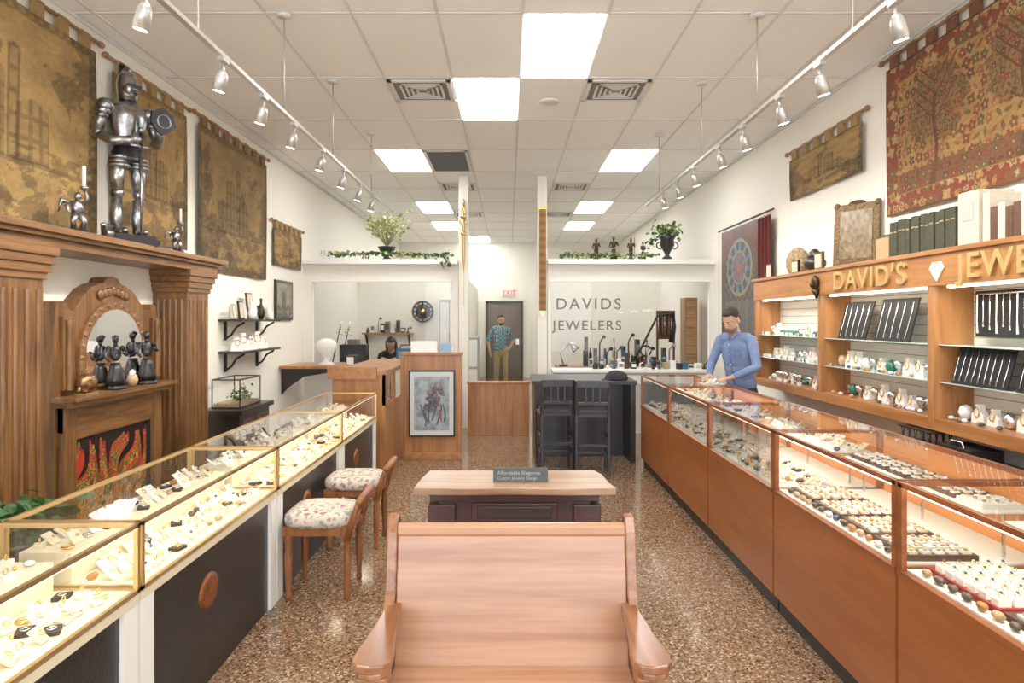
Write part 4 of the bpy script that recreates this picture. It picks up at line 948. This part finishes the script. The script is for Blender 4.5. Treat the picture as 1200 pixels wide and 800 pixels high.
b.box(x0+.01,x1-.01,y0+.01,y1-.01,z0+.003,z0+.04,GEMS[5]); leaves(b,[(-2.85,6.9,.80),(-2.82,7.1,.84),(-2.85,7.2,.8)],80,.045,(.04,.06,.035),[LEAF,LEAF2],20); b.done()
def picf(u,v):
    n=fr(u*4,v*5,9)
    if u<.06 or u>.94 or v<.05 or v>.95: return (.03,.025,.02)
    c=np.array((.23,.20,.14))*(1+.5*n)
    if v<.4 and fr(u*8,v*8,2)>-.1: c=c*.3
    if abs(u-.45)<.12 and v<.75: c=c*.45
    return c
b=B('wall_picture'); b.box(-XW+.003,-XW+.025,8.72,9.42,1.60,2.13,DARKW); b.grid((-XW+.028,8.74,1.62),(0,.66,0),(0,0,.49),40,40,picf,PAINT); b.done()
b=B('wooden_ledge_counter'); b.box(-XW+.003,-2.05,8.9,9.75,.955,.99,LOAKY); b.prism([(-XW+.003,.6),(-XW+.003,.955),(-2.35,.955),(-2.4,.90),(-2.75,.84),(-2.95,.7)],'y',9.0,9.04,DARKW); b.done(.004)
b=B('white_display_hand_bust'); b.at((-2.47,9.1,.991)); b.lathe((0,0,0),[(.09,0),(.10,.02),(.03,.06),(.03,.1),(.10,.18),(.14,.26),(.12,.32),(.05,.36)],WFELT,18,1.1,.6); b.rs(); b.done()
b=B('crossed_display_swords')
for dx in(0,.13): b.tube([(-2.62+dx,9.93,.90),(-2.5+dx,9.93,1.45)],[.012,.008],DARKW,6); b.tube([(-2.5+dx,9.93,1.45),(-2.47+dx,9.93,1.58)],[.022,.003],SILV,6); b.tube([(-2.55+dx,9.93,1.42),(-2.45+dx,9.93,1.38)],.01,SILV,6)
b.done()
b=B('desk_organizer_box'); b.box(-2.2,-2.08,9.1,9.35,.991,1.12,BLK); b.box(-2.19,-2.1,9.09,9.1,1.0,1.1,WHITE); b.done()
# ------------------------------------------------------------ people
def person(name,prims,tag,loc,rz,voxel=.007,extra=None):
    b=B('tmp')
    dm=mat('tmpm',(.5,.5,.5))
    for p_ in prims:
        if p_[0]=='c': _,a,ra,c,rc,t=p_; b.tube([a,c],[ra,rc],dm,12); b.ell(a,(ra,)*3,dm,seg=12); b.ell(c,(rc,)*3,dm,seg=12)
        else: _,c,r3,t,rot=p_; b.ell(c,r3,dm,rot,seg=24)
    ob=b.done()
    md=ob.modifiers.new('r','REMESH'); md.mode='VOXEL'; md.voxel_size=voxel; md.use_smooth_shade=True
    sm=ob.modifiers.new('s','SMOOTH'); sm.factor=.5; sm.iterations=2
    dg=bpy.context.evaluated_depsgraph_get(); me=bpy.data.meshes.new_from_object(ob.evaluated_get(dg)); bpy.data.objects.remove(ob)
    me.materials.clear(); tags=list(tag.keys())
    for t in tags: me.materials.append(tag[t])
    n=len(me.polygons); C=np.empty(n*3); me.polygons.foreach_get('center',C); C=C.reshape(-1,3)
    best=np.full(n,1e9); idx=np.zeros(n,dtype=np.int32)
    for p_ in prims:
        if p_[0]=='c':
            _,a,ra,c,rc,t=p_; a=np.array(a);c=np.array(c); d=c-a; L=max(1e-9,d@d)
            tt=np.clip(((C-a)@d)/L,0,1); q=np.linalg.norm(C-(a+tt[:,None]*d),axis=1)-(ra+(rc-ra)*tt)
        else:
            _,c,r3,t,rot=p_; q=C-np.array(c)
            if rot: q=q@np.array(rot)
            r3=np.array(r3); q=(np.linalg.norm(q/r3,axis=1)-1)*r3.min()
        k=q<best; best[k]=q[k]; idx[k]=tags.index(t)
    me.polygons.foreach_set('material_index',idx); me.polygons.foreach_set('use_smooth',[True]*n)
    e=bpy.data.objects.new(name,None); S.collection.objects.link(e); e.location=loc; e.rotation_euler=(0,0,rz)
    o=bpy.data.objects.new('body',me); S.collection.objects.link(o); o.parent=e
    if extra:
        x=extra.done(); x.parent=e
    return e
def V(*a): return Vector(a)
def hand(P,w,d,n,side,curl=.35,t='skin'):
    w=Vector(w); d=Vector(d).normalized(); n=Vector(n); n=(n-d*n.dot(d)).normalized(); s=d.cross(n)*side
    for o,L,kr in((.030,.066,.0085),(.010,.076,.009),(-.010,.070,.0085),(-.029,.055,.0075)):
        k=w+d*.088+s*o
        P.append(('c',w+s*o*.4,.017,k,.0125,t))
        p0=k; ang=curl*.6
        for f_ in(.45,.32,.23):
            dd=(d*math.cos(ang)+n*math.sin(ang)+s*o*3.5).normalized(); p1=p0+dd*L*f_; P.append(('c',p0,kr,p1,kr*.9,t)); p0=p1; ang+=curl
    a=w+d*.028+s*.022; c=a+(d*.6+s*.75+n*.15).normalized()*.042; e=c+(d*.9+s*.25+n*.3).normalized()*.034
    P.append(('c',a,.014,c,.011,t)); P.append(('c',c,.0105,e,.009,t))
tagbrow=mat('eyebrow_hair',(.05,.03,.02),.8)
def head(P,X,c,pitch,yaw=0,beard=True,long_=False,glasses=False,eyec=BLK):
    c=Vector(c); Rm=(Matrix.Rotation(yaw,3,'Z')@Matrix.Rotation(pitch,3,'X'))
    T=lambda x,y,z: c+Rm@V(x,y,z)
    E=lambda x,y,z,r3,t:P.append(('e',T(x,y,z),r3,t,Rm))
    E(0,.012,.025,(.070,.090,.085),'skin'); E(0,-.024,-.035,(.055,.064,.072),'skin'); E(0,-.060,-.094,(.024,.022,.020),'skin')
    P.append(('c',T(0,-.084,.008),.008,T(0,-.104,-.028),.0115,'skin')); P.append(('c',T(-.010,-.092,-.032),.008,T(.010,-.092,-.032),.008,'skin'))
    E(.022,-.072,.022,(.026,.012,.008),'skin'); E(-.022,-.072,.022,(.026,.012,.008),'skin')
    E(.074,.012,-.008,(.010,.019,.030),'skin'); E(-.074,.012,-.008,(.010,.019,.030),'skin')
    E(.036,-.056,-.028,(.018,.020,.018),'skin'); E(-.036,-.056,-.028,(.018,.020,.018),'skin')
    E(0,-.085,-.062,(.021,.008,.0065),'lip')
    E(0,.030,.046,(.076,.088,.076),'hair'); E(0,-.022,.084,(.058,.046,.026),'hair'); E(.0,.062,.0,(.062,.042,.062),'hair')
    if beard:
        E(0,-.028,-.078,(.056,.062,.040),'beard'); E(0,-.084,-.051,(.024,.009,.005),'beard'); E(0,-.068,-.095,(.026,.018,.020),'beard')
    if long_:
        for sx in(-1,1): P.append(('c',T(sx*.06,.03,.02),.04,T(sx*.07,.03,-.16),.035,'hair'))
        P.append(('c',T(0,.06,.0),.06,T(0,.06,-.16),.05,'hair'))
    WE=mat('eye_white',(.75,.72,.68),.3)
    for sx in(-1,1):
        X.ell(T(sx*.029,-.066,.003),(.0115,.0115,.0065),WE,Rm,10); X.ell(T(sx*.029,-.0755,.003),(.005,.004,.005),eyec,Rm,8)
        X.tube([T(sx*.012,-.083,.022),T(sx*.028,-.0845,.026),T(sx*.046,-.073,.021)],[.003,.004,.002],tagbrow,6)
        if glasses: 
            pts=[T(sx*.031+.022*math.cos(a),-.094,.0+.016*math.sin(a)) for a in[2*PI*k/12 for k in range(13)]]; X.tube(pts,.002,BLK,5); X.tube([T(sx*.053,-.094,.005),T(sx*.076,.0,.005)],.002,BLK,5)
    if glasses: X.tube([T(-.01,-.094,.004),T(.01,-.094,.004)],.002,BLK,5)
def body(P,lean=0,arms=None,legs=None,shirt='shirt'):
    ln=lambda x,y,z:V(x,y-lean*max(0,z-.95),z)
    P.append(('c',ln(0,.01,1.42),.056,ln(0,-.005,1.54),.050,'skin'))
    P.append(('e',ln(0,0,1.28),(.165,.112,.20),shirt,None)); P.append(('c',ln(-.13,.01,1.425),.052,ln(.13,.01,1.425),.052,shirt))
    P.append(('c',ln(0,.012,1.45),.060,ln(0,.012,1.47),.056,shirt))
    for z,rx,ry in((1.20,.156,.114),(1.13,.153,.116),(1.06,.152,.118),(1.0,.153,.118)): P.append(('e',ln(0,-.005,z),(rx,ry,.12),shirt,None))
    P.append(('e',V(0,0,.96),(.156,.119,.085),shirt,None)); P.append(('e',V(0,.0,.88),(.152,.116,.11),'pants',None))
    P.append(('c',V(-.11,0,.91),.035,V(.11,0,.91),.035,'pants'))
    for sx,(hp,kn,an) in zip((-1,1),legs or [(V(-.085,0,.88),V(-.10,-.015,.49),V(-.105,.02,.1)),(V(.085,0,.88),V(.10,-.015,.49),V(.11,.02,.1))]):
        P.append(('c',hp,.086,kn,.060,'pants')); P.append(('c',kn,.060,an,.048,'pants'))
        P.append(('c',an+V(0,.02,-.055),.042,an+V(sx*.02,-.16,-.062),.036,'shoe'))
    for sx,(el,wr,hd,pn,cu,sl) in zip((-1,1),arms):
        sh=ln(sx*.175,.01,1.40); P.append(('c',sh,.055,el,.043,shirt))
        if sl>=1: P.append(('c',el,.043,el.lerp(wr,.9),.034,shirt)); P.append(('c',el.lerp(wr,.85),.026,wr,.025,'skin'))
        else: P.append(('c',el,.040,wr,.026,'skin')); P.append(('c',sh.lerp(el,.6),.052,sh.lerp(el,.85),.05,shirt))
        hand(P,wr,hd,pn,-sx,cu)
SK=mat('skin_light',(.47,.27,.18),.5,var=.06,vscale=30); LIP=mat('lip_pink',(.34,.15,.11),.5); HB=mat('hair_dark_brown',(.02,.011,.007),.7,bump=.6,bscale=120); BD=mat('stubble_brown',(.20,.11,.07),.8)
SHB=mat('blue_shirt_cloth',(.14,.20,.37),.8,var=.12,vscale=14,bump=.3,bscale=20); SHOE=mat('black_shoe',(.02,.018,.016),.4); PTD=mat('dark_trousers',(.02,.02,.028),.8)
P=[];X=B('face_details')
body(P,.24,[(V(-.26,-.14,1.15),V(-.12,-.37,1.055),(.25,-.9,-.12),(.1,0,-1),.3,1),(V(.27,-.16,1.15),V(.14,-.36,1.055),(-.45,-.8,-.12),(-.1,0,-1),.3,1)])
head(P,X,(0,-.185,1.60),.52,-.05)
PK=mat('shirt_placket',(.09,.13,.27),.8)
X.tube([(0,-.215,1.40),(0,-.20,1.25),(0,-.17,1.1),(0,-.125,.96)],.005,PK,5)
for z,y in((1.36,-.220),(1.26,-.208),(1.16,-.188),(1.06,-.163)): X.ell((0,y,z),(.006,.004,.006),WFELT,seg=6)
for sx in(-1,1): X.tube([(sx*.055,-.14,1.485),(sx*.035,-.185,1.45),(sx*.02,-.20,1.405)],[.010,.014,.005],SHB,6)
X.box(.04,.11,-.205,-.195,1.24,1.32,PK)
person('shop_clerk_in_blue_shirt',P,{'skin':SK,'lip':LIP,'hair':HB,'beard':BD,'shirt':SHB,'pants':PTD,'shoe':SHOE},(2.34,6.74,0),math.radians(-52),.006,X)
b=B('jewelry_work_tray'); b.box(1.80,2.0,6.22,6.42,1.003,1.01,mat('tray_gray',(.5,.5,.5),.5)); trinkets(b,1.81,1.99,6.23,6.41,1.01,77,'right'); b.done()
m,nt,p=newmat('plaid_shirt_cloth'); tc=nt.nodes.new('ShaderNodeTexCoord'); ck=nt.nodes.new('ShaderNodeTexChecker'); ck.inputs['Scale'].default_value=22; ck.inputs[1].default_value=(.07,.18,.20,1); ck.inputs[2].default_value=(.34,.42,.41,1)
w=nt.nodes.new('ShaderNodeTexWave'); w.inputs['Scale'].default_value=8; nt.links.new(tc.outputs['Object'],w.inputs[0]); nt.links.new(tc.outputs['Object'],ck.inputs[0])
mx=nt.nodes.new('ShaderNodeMix'); mx.data_type='RGBA'; nt.links.new(w.outputs[1],mx.inputs[0]); nt.links.new(ck.outputs[0],mx.inputs[6]); mx.inputs[7].default_value=(.05,.13,.18,1); nt.links.new(mx.outputs[2],p.inputs[0]); PLAID=m
P=[];X=B('face_details')
body(P,0,[(V(-.29,.02,1.14),V(-.25,-.05,.90),(.1,-.2,-1),(1,0,0),.3,0),(V(.30,.03,1.16),V(.18,-.12,.99),(-.8,-.1,-.5),(0,1,0),.4,0)])
head(P,X,(0,-.01,1.60),.05,.1,True,False,True)
person('man_in_plaid_shirt',P,{'skin':SK,'lip':LIP,'hair':HB,'beard':HB,'shirt':PLAID,'pants':mat('khaki_trousers',(.34,.25,.12),.8,var=.1,vscale=12),'shoe':SHOE},(-.17,15.0,0),.15,.009,X)
P2=[];X=B('face_details')
body(P2,.25,[(V(-.25,-.12,1.16),V(-.12,-.30,1.36),(.3,-.9,0),(0,0,-1),.4,1),(V(.25,-.12,1.16),V(.12,-.30,1.36),(-.3,-.9,0),(0,0,-1),.4,1)],[(V(-.09,-.02,.88),V(-.11,-.42,.90),V(-.11,-.42,.52)),(V(.09,-.02,.88),V(.11,-.42,.90),V(.11,-.42,.52))])
head(P2,X,(0,-.18,1.59),.55,0,False,True,True)
person('seated_jeweler_in_black',P2,{'skin':SK,'lip':LIP,'hair':mat('hair_black',(.01,.009,.009),.6),'shirt':mat('black_shirt',(.012,.012,.014),.8),'pants':PTD,'shoe':SHOE},(-1.97,11.42,-.39),.0,.009,X)
b=B('office_chair'); b.box(-2.2,-1.74,11.24,11.66,.33,.38,BLK); b.box(-2.18,-1.76,11.64,11.68,.5,.95,BLK); b.tube([(-1.97,11.62,.36),(-1.97,11.68,.6)],.02,BLK,6); b.cyl((-1.97,11.42,.08),(-1.97,11.42,.34),.025,SILV)
for k in range(5): a=k*2*PI/5; b.tube([(-1.97,11.42,.09),(-1.97+.26*math.cos(a),11.42+.26*math.sin(a),.06)],.018,BLK,6); b.ell((-1.97+.26*math.cos(a),11.42+.26*math.sin(a),.03),(.03,.03,.03),BLK,seg=8)
b.done()
# ------------------------------------------------------------ lights & world
w=bpy.data.worlds.new('world'); S.world=w; w.use_nodes=True
bg=w.node_tree.nodes['Background']; bg.inputs[0].default_value=(.90,.94,1,1); bg.inputs[1].default_value=5.5
o=area('window_portal',(0,YF-.01,1.72),5.8,1,(PI/2,0,0),(1,1,1),2.75); o.data.cycles.is_portal=True
S.view_settings.view_transform='Standard'
S.view_settings.exposure=0.12
S.view_settings.gamma=1.13
